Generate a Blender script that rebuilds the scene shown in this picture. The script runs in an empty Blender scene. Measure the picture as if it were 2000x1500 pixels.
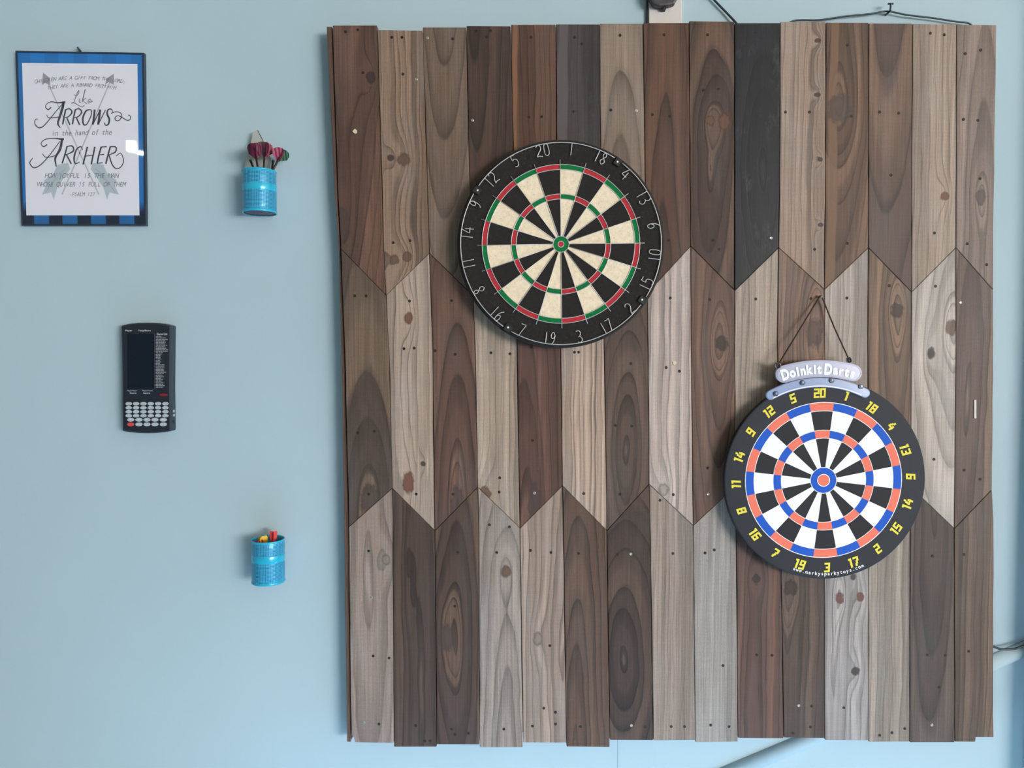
import bpy, bmesh, math, random
from mathutils import Vector, Matrix
random.seed(7)
C = bpy.context.scene.collection
SC = bpy.context.scene

# ---------------------------------------------------------------- camera
LENS = 26.0
FPX = 2000 * LENS / 36.0
CAM = Vector((0.0, -1.728, 1.485))
PITCH = math.radians(2.4)
cd = bpy.data.cameras.new('camera'); cd.lens = LENS; cd.sensor_width = 36; cd.clip_start = .02
cam = bpy.data.objects.new('camera', cd); C.objects.link(cam)
cam.location = CAM; cam.rotation_euler = (math.pi/2 - PITCH, 0, 0)
SC.camera = cam

# ---------------------------------------------------------------- light
w = bpy.data.worlds.new('sky'); SC.world = w; w.use_nodes = True
bg = w.node_tree.nodes['Background']
bg.inputs[0].default_value = (0.80, 0.92, 1.0, 1); bg.inputs[1].default_value = 0.6

def area(name, loc, target, sx, sy, power, col):
    l = bpy.data.lights.new(name, 'AREA'); l.shape = 'RECTANGLE'; l.size = sx; l.size_y = sy
    l.energy = power; l.color = col
    o = bpy.data.objects.new(name, l); C.objects.link(o); o.location = loc
    o.rotation_euler = (Vector(target) - Vector(loc)).to_track_quat('-Z', 'Y').to_euler()
    return o
# the wide open doorway far behind the viewer, to the right: soft daylight
area('doorway_daylight', (12.5, -13.92, 1.75), (12.5, 0, 1.75), 9.4, 3.4, 3000, (1.0, .945, .915))
# added sun through an invented roof opening; the floor bounces it up the wall
sl = bpy.data.lights.new('sun', 'SUN'); sl.energy = 19.0; sl.angle = .01; sl.color = (1.0, .98, .95)
so_ = bpy.data.objects.new('sun', sl); C.objects.link(so_); so_.location = (0, 0, 8)
so_.rotation_euler = Vector((-.02, .10, -1.0)).to_track_quat('-Z', 'Y').to_euler()
# small high window in the far wall, left: the glint in the picture glass
for gx, gz, gw, gh in ((-7.95, 5.80, .17, .21), (-7.66, 5.655, .30, .07)):
    area('small_window_daylight', (gx, -13.94, gz), (-0.866, 0, 1.956), gw, gh, 380*gw*gh, (1, 1, 1))

SC.view_settings.view_transform = 'Standard'
SC.view_settings.look = 'None'
SC.view_settings.gamma = 1.0
SC.view_settings.use_curve_mapping = False
SC.view_settings.exposure = 0.0

# ---------------------------------------------------------------- helpers
FWD = Vector((0, math.cos(PITCH), -math.sin(PITCH)))
UPV = Vector((0, math.sin(PITCH), math.cos(PITCH)))
def P(px, py, y):
    """the place on the plane y = const (parallel to the wall) seen at a photo pixel"""
    d = FWD + Vector((1, 0, 0)) * ((px - 1000) / FPX) + UPV * ((750 - py) / FPX)
    return CAM + d * ((y - CAM.y) / d.y)

def lin(c):
    return tuple(((v/255)/12.92 if v/255 <= .04045 else ((v/255+.055)/1.055)**2.4) for v in c)

WO = {}
def wloc(o): return WO[o.name] if o is not None else Vector((0, 0, 0))
def link(o, parent=None, world=(0, 0, 0)):
    C.objects.link(o)
    wv = Vector(world); WO[o.name] = wv
    if parent is not None:
        o.parent = parent; o.location = wv - wloc(parent)
    else:
        o.location = wv
    return o
def tag(o, label=None, cat=None, group=None, kind=None):
    if label: o['label'] = label
    if cat: o['category'] = cat
    if group: o['group'] = group
    if kind: o['kind'] = kind
    return o
def thing(name, loc, label, cat, group=None):
    o = bpy.data.objects.new(name, None); o.empty_display_size = .02
    link(o, None, loc); tag(o, label, cat, group); return o
def mobj(name, verts, faces, mat, parent=None, origin=None, smooth=False):
    """verts in world space; origin = world origin of the object (default: the parent's)"""
    if origin is None: origin = wloc(parent)
    origin = Vector(origin)
    me = bpy.data.meshes.new(name)
    me.from_pydata([tuple(Vector(v) - origin) for v in verts], [], faces)
    me.materials.append(mat)
    if smooth:
        for p in me.polygons: p.use_smooth = True
    me.update()
    o = bpy.data.objects.new(name, me)
    return link(o, parent, origin)
def fix(o, bev=0, seg=1):
    bm = bmesh.new(); bm.from_mesh(o.data)
    bmesh.ops.recalc_face_normals(bm, faces=bm.faces)
    if bev:
        es = [e for e in bm.edges if len(e.link_faces) == 2 and e.calc_face_angle(0) > .5]
        bmesh.ops.bevel(bm, geom=es, offset=bev, segments=seg, affect='EDGES', profile=.6)
    bm.to_mesh(o.data); bm.free(); return o
def prism(name, front, back, mat, parent=None, origin=None, bev=0, seg=1):
    """front/back: matching world-space loops"""
    n = len(front); v = list(front) + list(back)
    f = [list(range(n)), list(range(2*n-1, n-1, -1))]
    f += [[i, i+n, (i+1) % n + n, (i+1) % n] for i in range(n)]
    return fix(mobj(name, v, f, mat, parent, origin), bev, seg)
def slab(name, pxy, yf, yb, mat, parent=None, origin=None, bev=0, seg=1):
    """outline given in photo pixels on plane yf, extruded straight back to yb"""
    fr = [P(a, b, yf) for a, b in pxy]
    bk = [Vector((p.x, yb, p.z)) for p in fr]
    return prism(name, fr, bk, mat, parent, origin, bev, seg)
def box(name, lo, hi, mat, parent=None, bev=0, origin=None):
    x0, y0, z0 = lo; x1, y1, z1 = hi
    return prism(name, [(x0,y0,z0),(x1,y0,z0),(x1,y0,z1),(x0,y0,z1)], [(x0,y1,z0),(x1,y1,z0),(x1,y1,z1),(x0,y1,z1)], mat, parent, origin, bev)
def smoothpath(pts, n=6, cyc=False):
    pts = [Vector(p) for p in pts]; out = []
    m = len(pts)
    for i in range(m if cyc else m-1):
        p0 = pts[(i-1) % m] if (cyc or i > 0) else pts[0]*2 - pts[1]
        p1 = pts[i]; p2 = pts[(i+1) % m]
        p3 = pts[(i+2) % m] if (cyc or i+2 < m) else pts[-1]*2 - pts[-2]
        for k in range(n):
            t = k/n
            out.append(.5*((2*p1) + (p2-p0)*t + (2*p0-5*p1+4*p2-p3)*t*t + (3*p1-p0-3*p2+p3)*t**3))
    if not cyc: out.append(pts[-1])
    return out
def tubegeo(pts, r, sides=8, cyc=False):
    pts = [Vector(p) for p in pts]; m = len(pts); V = []; F = []
    ref = None
    for i, p in enumerate(pts):
        a = pts[(i-1) % m] if (cyc or i > 0) else pts[i]
        b = pts[(i+1) % m] if (cyc or i < m-1) else pts[i]
        t = (b-a).normalized()
        if ref is None: ref = Vector((0, 1, 0)) if abs(t.y) < .8 else Vector((1, 0, 0))
        u = t.cross(ref).normalized(); ref = u.cross(t).normalized()
        rr = r[i] if isinstance(r, (list, tuple)) else r
        for k in range(sides):
            q = 2*math.pi*k/sides
            V.append(p + (u*math.cos(q) + ref*math.sin(q))*rr)
    for i in range(m if cyc else m-1):
        j = (i+1) % m
        for k in range(sides):
            l = (k+1) % sides
            F.append([i*sides+k, i*sides+l, j*sides+l, j*sides+k])
    if not cyc:
        F.append(list(range(sides))[::-1]); F.append([(m-1)*sides+k for k in range(sides)])
    return V, F
def tube(name, pts, r, mat, parent=None, sides=8, cyc=False, origin=None):
    V, F = tubegeo(pts, r, sides, cyc)
    return fix(mobj(name, V, F, mat, parent, origin, True))
def join(geos):
    V = []; F = []
    for v, f in geos:
        b = len(V); V += list(v); F += [[i+b for i in q] for q in f]
    return V, F
def ribbon(pts, wd):
    """flat stroke in 2-D (photo pixels): returns 2-D verts + faces; wd is one width or a list"""
    pts = [Vector((p[0], p[1])) for p in pts]; m = len(pts); V = []; F = []
    for i, p in enumerate(pts):
        a = pts[max(i-1, 0)]; b = pts[min(i+1, m-1)]
        t = (b-a); t = t.normalized() if t.length > 1e-9 else Vector((1, 0))
        n = Vector((-t.y, t.x))
        s = i/(m-1)
        if isinstance(wd, (list, tuple)):
            q = s*(len(wd)-1); k = min(int(q), len(wd)-2); ww = wd[k]*(1-(q-k)) + wd[k+1]*(q-k)
        else: ww = wd
        V += [p + n*ww/2, p - n*ww/2]
    for i in range(m-1): F.append([2*i, 2*i+1, 2*i+3, 2*i+2])
    return V, F
def flat(name, geo2d, y, mat, parent, origin=None):
    """2-D photo-pixel geometry printed on the plane y"""
    V, F = geo2d
    o = mobj(name, [P(v[0], v[1], y) for v in V], F, mat, parent, origin)
    me = o.data
    bm = bmesh.new(); bm.from_mesh(me)
    for f in bm.faces:
        f.normal_update()
        if f.normal.y > 0: f.normal_flip()
    bm.to_mesh(me); bm.free()
    return o
def textgeo(s, size=1, offset=0, align='CENTER', shear=0, space=1):
    cu = bpy.data.curves.new('t', 'FONT'); cu.body = s; cu.size = size; cu.offset = offset
    cu.align_x = align; cu.align_y = 'TOP_BASELINE'; cu.shear = shear; cu.space_character = space
    cu.resolution_u = 4
    o = bpy.data.objects.new('t', cu); C.objects.link(o)
    dg = bpy.context.evaluated_depsgraph_get()
    me = bpy.data.meshes.new_from_object(o.evaluated_get(dg))
    V = [(v.co.x, v.co.y - .33*size) for v in me.vertices]; F = [list(p.vertices) for p in me.polygons]
    V = [(max(-.9*size*len(s), min(.9*size*len(s), x_)), max(-.7*size, min(.7*size, y_))) for x_, y_ in V]
    bpy.data.objects.remove(o); bpy.data.meshes.remove(me); bpy.data.curves.remove(cu)
    return V, F
def place2d(geo, cx, cy, rot=0, sx=1, sy=1):
    """text units (y up) -> photo pixels (y down), rot = counter-clockwise degrees"""
    c, s = math.cos(math.radians(rot)), math.sin(math.radians(rot))
    return [(cx + (x*sx*c - y*sy*s), cy - (x*sx*s + y*sy*c)) for x, y in geo[0]], geo[1]
def centred(geo):
    xs = [v[0] for v in geo[0]]; ys = [v[1] for v in geo[0]]
    mx, my = (min(xs)+max(xs))/2, (min(ys)+max(ys))/2
    return [(x-mx, y-my) for x, y in geo[0]], geo[1], max(xs)-min(xs), max(ys)-min(ys)

# ---------------------------------------------------------------- materials
class NT:
    def __init__(s, name):
        s.m = bpy.data.materials.new(name); s.m.use_nodes = True
        s.t = s.m.node_tree; s.b = s.t.nodes['Principled BSDF']
    def n(s, typ, **kw):
        nd = s.t.nodes.new(typ)
        for k, v in kw.items(): setattr(nd, k, v)
        return nd
    def l(s, a, b): s.t.links.new(a, b)
    def put(s, sock, v):
        if hasattr(v, 'is_linked') or isinstance(v, bpy.types.NodeSocket): s.l(v, sock)
        else: sock.default_value = v
    def math(s, op, a, b=0.0, c=0.0, clamp=False):
        nd = s.n('ShaderNodeMath', operation=op); nd.use_clamp = clamp
        s.put(nd.inputs[0], a); s.put(nd.inputs[1], b)
        if len(nd.inputs) > 2: s.put(nd.inputs[2], c)
        return nd.outputs[0]
    def mix(s, f, a, b, bt='MIX'):
        nd = s.n('ShaderNodeMix', data_type='RGBA', blend_type=bt)
        s.put(nd.inputs[0], f)
        for i, v in ((6, a), (7, b)):
            if isinstance(v, bpy.types.NodeSocket): s.l(v, nd.inputs[i])
            else: nd.inputs[i].default_value = (*v[:3], 1)
        return nd.outputs[2]
    def noise(s, vec, scale, detail=3, rough=.55, dims='3D'):
        nd = s.n('ShaderNodeTexNoise'); nd.noise_dimensions = dims
        nd.inputs['Scale'].default_value = scale; nd.inputs['Detail'].default_value = detail; nd.inputs['Roughness'].default_value = rough
        if dims == '1D': s.put(nd.inputs['W'], vec)
        else: s.l(vec, nd.inputs['Vector'])
        return nd.outputs['Fac']
    def maprange(s, v, a, b, c, d, smooth=False):
        nd = s.n('ShaderNodeMapRange'); nd.clamp = True
        if smooth: nd.interpolation_type = 'SMOOTHSTEP'
        s.put(nd.inputs[0], v)
        for i, q in enumerate((a, b, c, d)): nd.inputs[i+1].default_value = q
        return nd.outputs[0]
    def bump(s, h, strength, dist):
        nd = s.n('ShaderNodeBump'); nd.inputs['Strength'].default_value = strength; nd.inputs['Distance'].default_value = dist
        s.l(h, nd.inputs['Height']); s.l(nd.outputs[0], s.b.inputs['Normal'])
def simple(name, rgb, rough=.5, metal=0, spec=.5, noise=0, nscale=40, bump=0, bscale=300, **kw):
    k = NT(name); c = lin(rgb)
    k.b.inputs['Base Color'].default_value = (*c, 1)
    k.b.inputs['Roughness'].default_value = rough; k.b.inputs['Metallic'].default_value = metal
    k.b.inputs['Specular IOR Level'].default_value = spec
    for a, v in kw.items(): k.b.inputs[a.replace('_', ' ')].default_value = v
    tc = k.n('ShaderNodeTexCoord').outputs['Object']
    if noise:
        f = k.noise(tc, nscale, 4)
        k.l(k.mix(k.maprange(f, .3, .7, 0, 1), tuple(v*(1-noise) for v in c), tuple(min(1, v*(1+noise)) for v in c)), k.b.inputs['Base Color'])
    if bump: k.bump(k.noise(tc, bscale, 3), bump, .001)
    return k.m

def wall_paint():
    k = NT('blue_wall_paint'); tc = k.n('ShaderNodeTexCoord').outputs['Object']
    c = lin((174, 196, 205))
    f = k.noise(tc, 1.7, 2); g = k.noise(tc, 60, 3)
    col = k.mix(k.maprange(f, .3, .7, 0, 1), tuple(v*.97 for v in c), tuple(v*1.03 for v in c))
    k.l(col, k.b.inputs['Base Color'])
    k.b.inputs['Roughness'].default_value = .55; k.b.inputs['Specular IOR Level'].default_value = .2
    h = k.math('ADD', k.math('MULTIPLY', g, .5), k.noise(tc, 14, 2))
    k.bump(h, .12, .004)
    return k.m
M = {}
M['wall'] = wall_paint()
M['ceiling'] = simple('ceiling_board', (214, 196, 168), .8)
M['floor'] = simple('pale_blue_bounce_floor', (150, 192, 226), .6, noise=.12, nscale=6, bump=.2)  # blue made up for the unseen floor, to bounce bluish light on the wall
M['plainwall'] = simple('side_wall_paint', (196, 194, 186), .7)

WOODN = [0]
def wood(light, dark, x0, z0, s, d, org, contrast=.6, band=.35, knots=(), grey=.25, bandcol=None, strip=None, char=0):
    """ring field r = |(x-x0, s(z-z0))| / d in plank space, bent around its knots"""
    WOODN[0] += 1
    k = NT('weathered_timber_%d' % WOODN[0])
    L = lin(light); L = (min(1, L[0]*1.24), L[1]*1.15, L[2]*1.12); D = tuple(v*.66 for v in lin(dark)); B = tuple(v*m_ for v, m_ in zip(lin(bandcol), (1.2, 1.08, .98))) if bandcol else tuple(v*1.1 for v in D)
    tc = k.n('ShaderNodeTexCoord').outputs['Object']
    sep = k.n('ShaderNodeSeparateXYZ'); k.l(tc, sep.inputs[0])
    seed = random.uniform(0, 50)
    def scaled(sx, sz, off=0):
        cb = k.n('ShaderNodeCombineXYZ')
        k.l(k.math('MULTIPLY', sep.outputs[0], sx), cb.inputs[0]); cb.inputs[1].default_value = seed+off
        k.l(k.math('MULTIPLY', sep.outputs[2], sz), cb.inputs[2]); return cb.outputs[0]
    wob = k.noise(scaled(12, 3.5), 1.0, 3, .5)
    wob2 = k.noise(scaled(40, 9, 7), 1.0, 2, .5)
    x = k.math('ADD', sep.outputs[0], k.math('ADD', k.math('MULTIPLY', k.math('SUBTRACT', wob, .5), .028), k.math('MULTIPLY', k.math('SUBTRACT', wob2, .5), .006)))
    dx = k.math('SUBTRACT', x, x0)
    dz = k.math('MULTIPLY', k.math('SUBTRACT', sep.outputs[2], z0), s)
    r = k.math('SQRT', k.math('ADD', k.math('MULTIPLY', dx, dx), k.math('MULTIPLY', dz, dz)))
    r = k.math('DIVIDE', r, d)
    kmask = []
    for (kx, kz, rx, rz, style) in knots:
        ax = k.math('DIVIDE', k.math('SUBTRACT', sep.outputs[0], kx), rx)
        az = k.math('DIVIDE', k.math('SUBTRACT', sep.outputs[2], kz), rz)
        q = k.math('ADD', k.math('MULTIPLY', ax, ax), k.math('MULTIPLY', az, az))
        # swirl of the grain around the knot
        q2 = k.math('ADD', k.math('MULTIPLY', ax, ax), k.math('MULTIPLY', k.math('MULTIPLY', az, az), .22))
        g = k.math('POWER', 2.718, k.math('MULTIPLY', q2, -.25))
        sgn = 1.0 if kx >= x0 else -1.0
        r = k.math('ADD', r, k.math('MULTIPLY', g, -(min(3.0, max(1.3, rx/d*1.9)))))
        kmask.append((q, style))
    rn = k.noise(r, .55, 2, .5, '1D')
    v = k.math('ADD', r, k.math('MULTIPLY', rn, 2.4))
    t = k.math('FRACT', v)
    late = k.maprange(k.math('POWER', t, 2.6), .12, 1.0, 0, 1)
    edge = k.maprange(t, .0, .05, 1, 0)
    late = k.math('MAXIMUM', late, edge)
    cmod = k.maprange(k.noise(scaled(25, 3, 3), 1, 2), .3, .65, .5, 1.0)
    late = k.math('MULTIPLY', k.math('MULTIPLY', late, min(1.0, contrast*1.5)), cmod)
    fib = k.noise(scaled(620, 9, 11), 1, 3, .6)
    fib2 = k.noise(scaled(160, 2.2, 15), 1, 3, .6)
    blot = k.noise(scaled(16, 4.5, 21), 1, 4, .6)
    col = k.mix(k.maprange(fib2, .3, .7, 0, 1), tuple(a*.78 for a in L), tuple(min(1, a*1.2) for a in L))
    # broad darker heartwood bands that follow the figure
    bn = k.noise(r, .33, 1, .4, '1D')
    bf = k.math('MULTIPLY', k.maprange(k.math('ADD', bn, k.math('MULTIPLY', k.math('SUBTRACT', blot, .5), .12)), .54, .585, 0, 1, True), min(1, band*1.35))
    col = k.mix(bf, col, B)
    col = k.mix(late, col, D)
    # silvered wear and dirt
    gm = (L[0]+L[1]+L[2])/3
    col = k.mix(k.math('MULTIPLY', k.maprange(blot, .48, .72, 0, 1), grey), col, (gm*1.27, gm*1.2, gm*1.17))
    dirt = k.noise(scaled(9, 3, 31), 1, 4, .65)
    col = k.mix(k.math('MULTIPLY', k.maprange(dirt, .57, .75, 0, 1), .38), col, tuple(a*.52 for a in L))
    col = k.mix(1.0, col, k.n('ShaderNodeCombineColor').outputs[0]) if False else col
    spk = k.maprange(k.noise(scaled(420, 420, 61), 1, 2, .6), .3, .7, .92, 1.08)
    saw = k.maprange(k.noise(scaled(14, 330, 71), 1, 2, .5), .35, .65, .975, 1.025)
    sc = k.math('MULTIPLY', k.math('MULTIPLY', k.maprange(fib, .25, .75, .76, 1.2), spk), saw)
    vm = k.n('ShaderNodeVectorMath', operation='SCALE'); k.l(col, vm.inputs[0]); k.l(sc, vm.inputs['Scale'])
    col = vm.outputs[0]
    if strip:   # a sapwood strip along one edge: (x from, x to, colour)
        a, b, sc_ = strip
        f = k.math('MULTIPLY', k.maprange(x, a-.0015, a+.0015, 0, 1), k.maprange(x, b-.0015, b+.0015, 1, 0))
        col = k.mix(k.math('MULTIPLY', f, .8), col, lin(sc_))
    kn_ = k.noise(scaled(95, 60, 51), 1, 4, .6)
    for q, style in kmask:
        wq = k.math('ADD', q, k.math('MULTIPLY', k.math('SUBTRACT', kn_, .5), 2.4))
        m = k.maprange(wq, .35, 1.6, 1, 0, True)
        rim = k.math('MULTIPLY', m, k.maprange(wq, .25, .9, 0, 1, True))
        rg = k.maprange(k.math('SINE', k.math('MULTIPLY', k.math('SQRT', k.math('MAXIMUM', wq, 0)), 16)), -1, 1, 0, .5)
        core = {'red': (112, 66, 52), 'orange': (108, 74, 57), 'dark': (62, 48, 42), 'black': (24, 20, 19), 'ring': tuple(int(a*.93) for a in light), 'flat': (74, 61, 57), 'brown': (104, 78, 62)}[style]
        rimc = {'red': (74, 38, 30), 'orange': (58, 38, 30), 'dark': (44, 34, 31), 'black': (60, 52, 48), 'ring': (88, 74, 64), 'flat': (66, 54, 51), 'brown': (70, 52, 43)}[style]
        cc = k.mix(rg, lin(core), tuple(a*.6 for a in lin(core)))
        col = k.mix(k.math('MULTIPLY', m, .72 if style == 'flat' else .88), col, cc if style != 'flat' else lin(core))
        col = k.mix(k.math('MULTIPLY', rim, .75), col, lin(rimc))
    if char:
        ch = k.noise(scaled(30, 14, 41), 1, 4, .7)
        col = k.mix(k.math('MULTIPLY', k.maprange(ch, .58, .8, 0, 1), .3), col, lin((104, 103, 108)))
    k.l(col, k.b.inputs['Base Color'])
    k.b.inputs['Roughness'].default_value = .56 if not char else .45
    k.b.inputs['Specular IOR Level'].default_value = .35
    h = k.math('ADD', k.math('MULTIPLY', fib, .5), k.math('MULTIPLY', late, -.5))
    k.bump(h, .35, .0008)
    return k.m

# ================================================================ the setting
def struct(o): o['kind'] = 'structure'; return o
SUNGAP0, SUNGAP1 = -1.36, -.92
RX0, RX1, RY, RZ = -8.6, 18.4, -14.0, 6.4
struct(box('wall_back', (RX0, 0, 0), (RX1, .12, RZ), M['wall']))
struct(box('floor', (RX0, RY-.1, -.1), (RX1, .12, 0), M['floor']))
# ceiling with an added, unseen opening that lets the sun on to the floor
ce = struct(box('ceiling', (RX0, RY-.1, RZ), (RX1, SUNGAP0, RZ+.1), M['ceiling']))
for x0_, x1_, y0_, y1_ in ((RX0, RX1, SUNGAP1, .12), (RX0, -.7, SUNGAP0, SUNGAP1), (1.45, RX1, SUNGAP0, SUNGAP1)):
    box('ceiling_section', (x0_, y0_, RZ), (x1_, y1_, RZ+.1), M['ceiling'], ce)
struct(box('wall_left', (RX0-.1, RY-.1, 0), (RX0, .12, RZ), M['plainwall']))
struct(box('wall_right', (RX1, RY-.1, 0), (RX1+.1, .12, RZ), M['plainwall']))
# far wall behind the viewer: a wide doorway and a small high window
wf = struct(box('wall_front', (RX0, RY-.1, 0), (-8.1, RY, RZ), M['plainwall']))
for lo, hi in (((-7.45, 0), (7.7, RZ)), ((17.3, 0), (RX1, RZ)), ((7.7, 3.5), (17.3, RZ)), ((-8.1, 0), (-7.45, 5.57)), ((-8.1, 5.98), (-7.45, RZ))):
    box('wall_section', (lo[0], RY-.1, lo[1]), (hi[0], RY, hi[1]), M['plainwall'], wf)
M['white_trim'] = simple('white_door_paint', (225, 225, 222), .5)
df = struct(box('door_1', (7.6, RY, 0), (7.7, RY+.02, 3.6), M['white_trim']))
box('door_frame', (17.3, RY, 0), (17.4, RY+.02, 3.6), M['white_trim'], df)
box('door_frame', (7.6, RY, 3.5), (17.4, RY+.02, 3.6), M['white_trim'], df)
# painted diagonal brace and a painted vertical cover strip that run on behind the boards
a = P(1360, 1535, 0); b = P(2080, 1233, 0)
dv = (b-a).normalized(); nv = Vector((-dv.z, 0, dv.x))
prof = [(math.cos(q)*.019, -math.sin(q)*.017) for q in [math.pi*i/10 for i in range(11)]]
fr = [a - dv*.15 + nv*u + Vector((0, v+.001, 0)) for u, v in prof]; bk = [b + nv*u + Vector((0, v+.001, 0)) for u, v in prof]
o = struct(prism('trim_1', fr, bk, M['wall']))
for p_ in o.data.polygons: p_.use_smooth = len(p_.vertices) == 4
sa = P(1206, 1470, 0).x; sb = P(1282, 1470, 0).x
struct(box('trim_2', (sa, -.0012, 0.0), (sb, .001, .75), M['wall'], bev=.0008))
# added upright just past the right edge of the view, shades the wall there
ex = P(2021, 700, 0).x
struct(box('shade_post', (ex, -.058, 0), (ex+.09, .001, 2.7), M['wall'], bev=.004))

# ================================================================ the timber backboard
YF = -.045      # front of the planks
TH = .020
ys_ = [46, 380, 490, 700, 960, 1030, 1440]
SEAM = [   # x at y = 46, 380, 490, 700, 960, 1030, 1440
 [649, 660, 666, 674, 680, 681, 685.5], [736.5, 746.5, 749.5, 760, 766, 767, 769], [825, 835, 838, 845.5, 847.5, 849, 853],
 [910.5, 918, 922, 928, 933, 935, 936.5], [997.5, 1004, 1006, 1010, 1014, 1015.5, 1021.5], [1085.5, 1088, 1091, 1095, 1098.5, 1100, 1106],
 [1171, 1174, 1176, 1180, 1184, 1185, 1191], [1256, 1261, 1263, 1266, 1268, 1269.5, 1276], [1346, 1348, 1349, 1350, 1353, 1354, 1358],
 [1435, 1435, 1435, 1435, 1437, 1438, 1441.5], [1524, 1523, 1520.5, 1519, 1522, 1524, 1531], [1613, 1612, 1610, 1611, 1610, 1610, 1611],
 [1697, 1696.5, 1696, 1695, 1696.5, 1697, 1696.5], [1782.5, 1781, 1781, 1780, 1779, 1778, 1777], [1868, 1867.5, 1867, 1867, 1864.5, 1864, 1865],
 [1947, 1942, 1940.5, 1941, 1938, 1942, 1940]]
def seam(i, y):
    s = SEAM[i]
    for k in range(len(ys_)-1):
        if y <= ys_[k+1] or k == len(ys_)-2:
            t = (y-ys_[k])/(ys_[k+1]-ys_[k]); return s[k]+(s[k+1]-s[k])*t
Z1 = [487, 576, 495, 577, 490, 574, 489, 572, 481, 567, 484, 565, 484, 570, 484, 567]
Z2 = [1029, 954, 1036, 952, 1031, 949, 1036, 946, 1026, 950, 1026, 950, 1028, 952, 1032, 956]
TOP = [49, 59, 52.5, 51, 48.5, 47, 45.5, 45, 41.5, 45, 42.5, 44, 45.5, 47, 48.5]
BOT = [1452, 1459, 1454, 1460, 1451, 1459, 1445, 1446, 1449, 1442, 1441.5, 1446, 1448.5, 1450, 1449]

pc = P(1295, 745, YF)
board = thing('plank_backboard', (pc.x, -.0, P(1295, 1455, YF).z), 'large wall panel of weathered timber planks with zigzag joints behind both dartboards', 'wall panel')
M['edge'] = wood((98, 76, 64), (60, 44, 37), -.4, 0, .02, .006, None, .5, .2)
M['batten'] = wood((96, 78, 66), (66, 52, 44), -.4, 0, .02, .008, None, .5, .2)
# back battens and the side strip seen along the left edge
for y0 in (110, 640, 900, 1380):
    pa = P(700, y0, YF); pb = P(1925, y0+60, YF)
    box('back_batten', (pa.x, -.0235, pb.z), (pb.x, -.001, pa.z), M['batten'], board, .001, (0, -.012, pa.z))
st = [(638, 52), (648, 52), (659, 380), (668, 560), (673.5, 730), (681, 1030), (685, 1449), (678, 1449), (672.5, 1030), (668.5, 760), (664.5, 600), (662, 490), (653.5, 370)]
slab('side_strip', st, YF+.006, -.003, M['edge'], board, P(660, 750, YF+.006), .0008)

# light, dark, (x0 offset px from plank centre, y0 px, s, ring px), contrast, band, knots[(px,py,rx,ry,style)], extras
K = {}
def pk(r, c, light, dark, x0, y0, s, d, con=.6, band=.3, knots=(), **kw): K[(r, c)] = (light, dark, x0, y0, s, d, con, band, knots, kw)
pk(0,0,(101,77,66),(70,50,43),-22,-260,.105,13,.7,.55,[(725,151,9,11,'dark'),(668,440,15,33,'flat')],bandcol=(74,58,52))
pk(0,1,(133,113,97),(88,72,61),-170,300,.03,15,.6,.25,[(763,308,6,6,'dark'),(788,312,12,13,'brown'),(770,508,10,9,'brown'),(795,502,9,9,'brown')])
pk(0,2,(116,99,86),(80,66,57),-4,-420,.085,12,.6,.35,bandcol=(88,74,66))
pk(0,3,(78,61,53),(54,42,37),-30,-300,.06,14,.65,.3)
pk(0,4,(94,69,56),(64,44,36),-60,620,.06,11,.65,.35,strip=(-.05,-.041,(136,96,70)))
pk(0,5,(66,60,62),(48,44,46),-190,300,.01,16,.3,.3,char=.4,strip=(-.05,-.028,(98,88,90)))
pk(0,6,(130,117,104),(96,82,71),-4,560,.11,18,.5,.35,bandcol=(104,92,82))
pk(0,7,(92,67,54),(62,44,36),-4,900,.05,14,.65,.45,bandcol=(72,51,42))
pk(0,8,(94,73,60),(60,45,38),-2,330,.17,15,.75,.7,[(1387,235,8,9,'orange'),(1415,236,12,19,'orange')],bandcol=(64,50,46))
pk(0,9,(29,30,36),(20,20,24),10,330,.2,17,.5,.3,char=1)
pk(0,10,(146,128,114),(104,88,77),-150,300,.035,13,.55,.2,[(1597,79,6,4,'dark'),(1597,185,6,4,'dark'),(1602,311,5,4,'dark'),(1603,439,5,4,'dark')])
pk(0,11,(107,84,68),(74,55,45),-18,-150,.09,12,.6,.4,[(1640,212,22,26,'flat')],strip=(-.042,-.022,(122,92,70)) )
pk(0,12,(108,87,73),(76,59,51),-6,-330,.10,19,.65,.7,bandcol=(82,67,63))
pk(0,13,(146,131,118),(104,91,82),-90,700,.05,14,.5,.25,[(1845,383,8,8,'red')])
pk(0,14,(128,114,105),(92,80,74),16,560,.07,14,.5,.4,[(1915,384,9,14,'flat')],bandcol=(102,90,85))
pk(1,0,(106,91,77),(72,61,55),-4,1180,.13,23,.6,.75,[(722,975,18,28,'flat')],bandcol=(76,66,62))
pk(1,1,(158,143,130),(108,94,84),-120,700,.04,15,.55,.2,[(798,621,8,11,'red'),(798,943,11,20,'red'),(826,906,5,5,'dark')])
pk(1,2,(102,79,68),(70,53,46),6,1060,.12,20,.6,.5,[(893,990,12,42,'flat')],bandcol=(84,65,58))
pk(1,3,(163,148,133),(116,101,89),60,800,.03,13,.5,.2,[(945,962,13,12,'brown')])
pk(1,4,(100,74,64),(72,50,43),-36,1120,.075,15,.6,.35,[(1043,985,11,42,'flat')])
pk(1,5,(170,151,136),(118,101,88),-190,800,.012,11,.65,.2)
pk(1,6,(92,76,66),(60,48,42),0,880,.20,12,.65,.45,bandcol=(70,57,51))
pk(1,7,(178,165,157),(124,110,102),-46,780,.03,17,.6,.1,[(1296,956,11,11,'ring')])
pk(1,8,(110,86,73),(74,56,48),10,660,.13,13,.65,.45,[(1410,670,12,14,'dark')],bandcol=(82,64,57))
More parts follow.
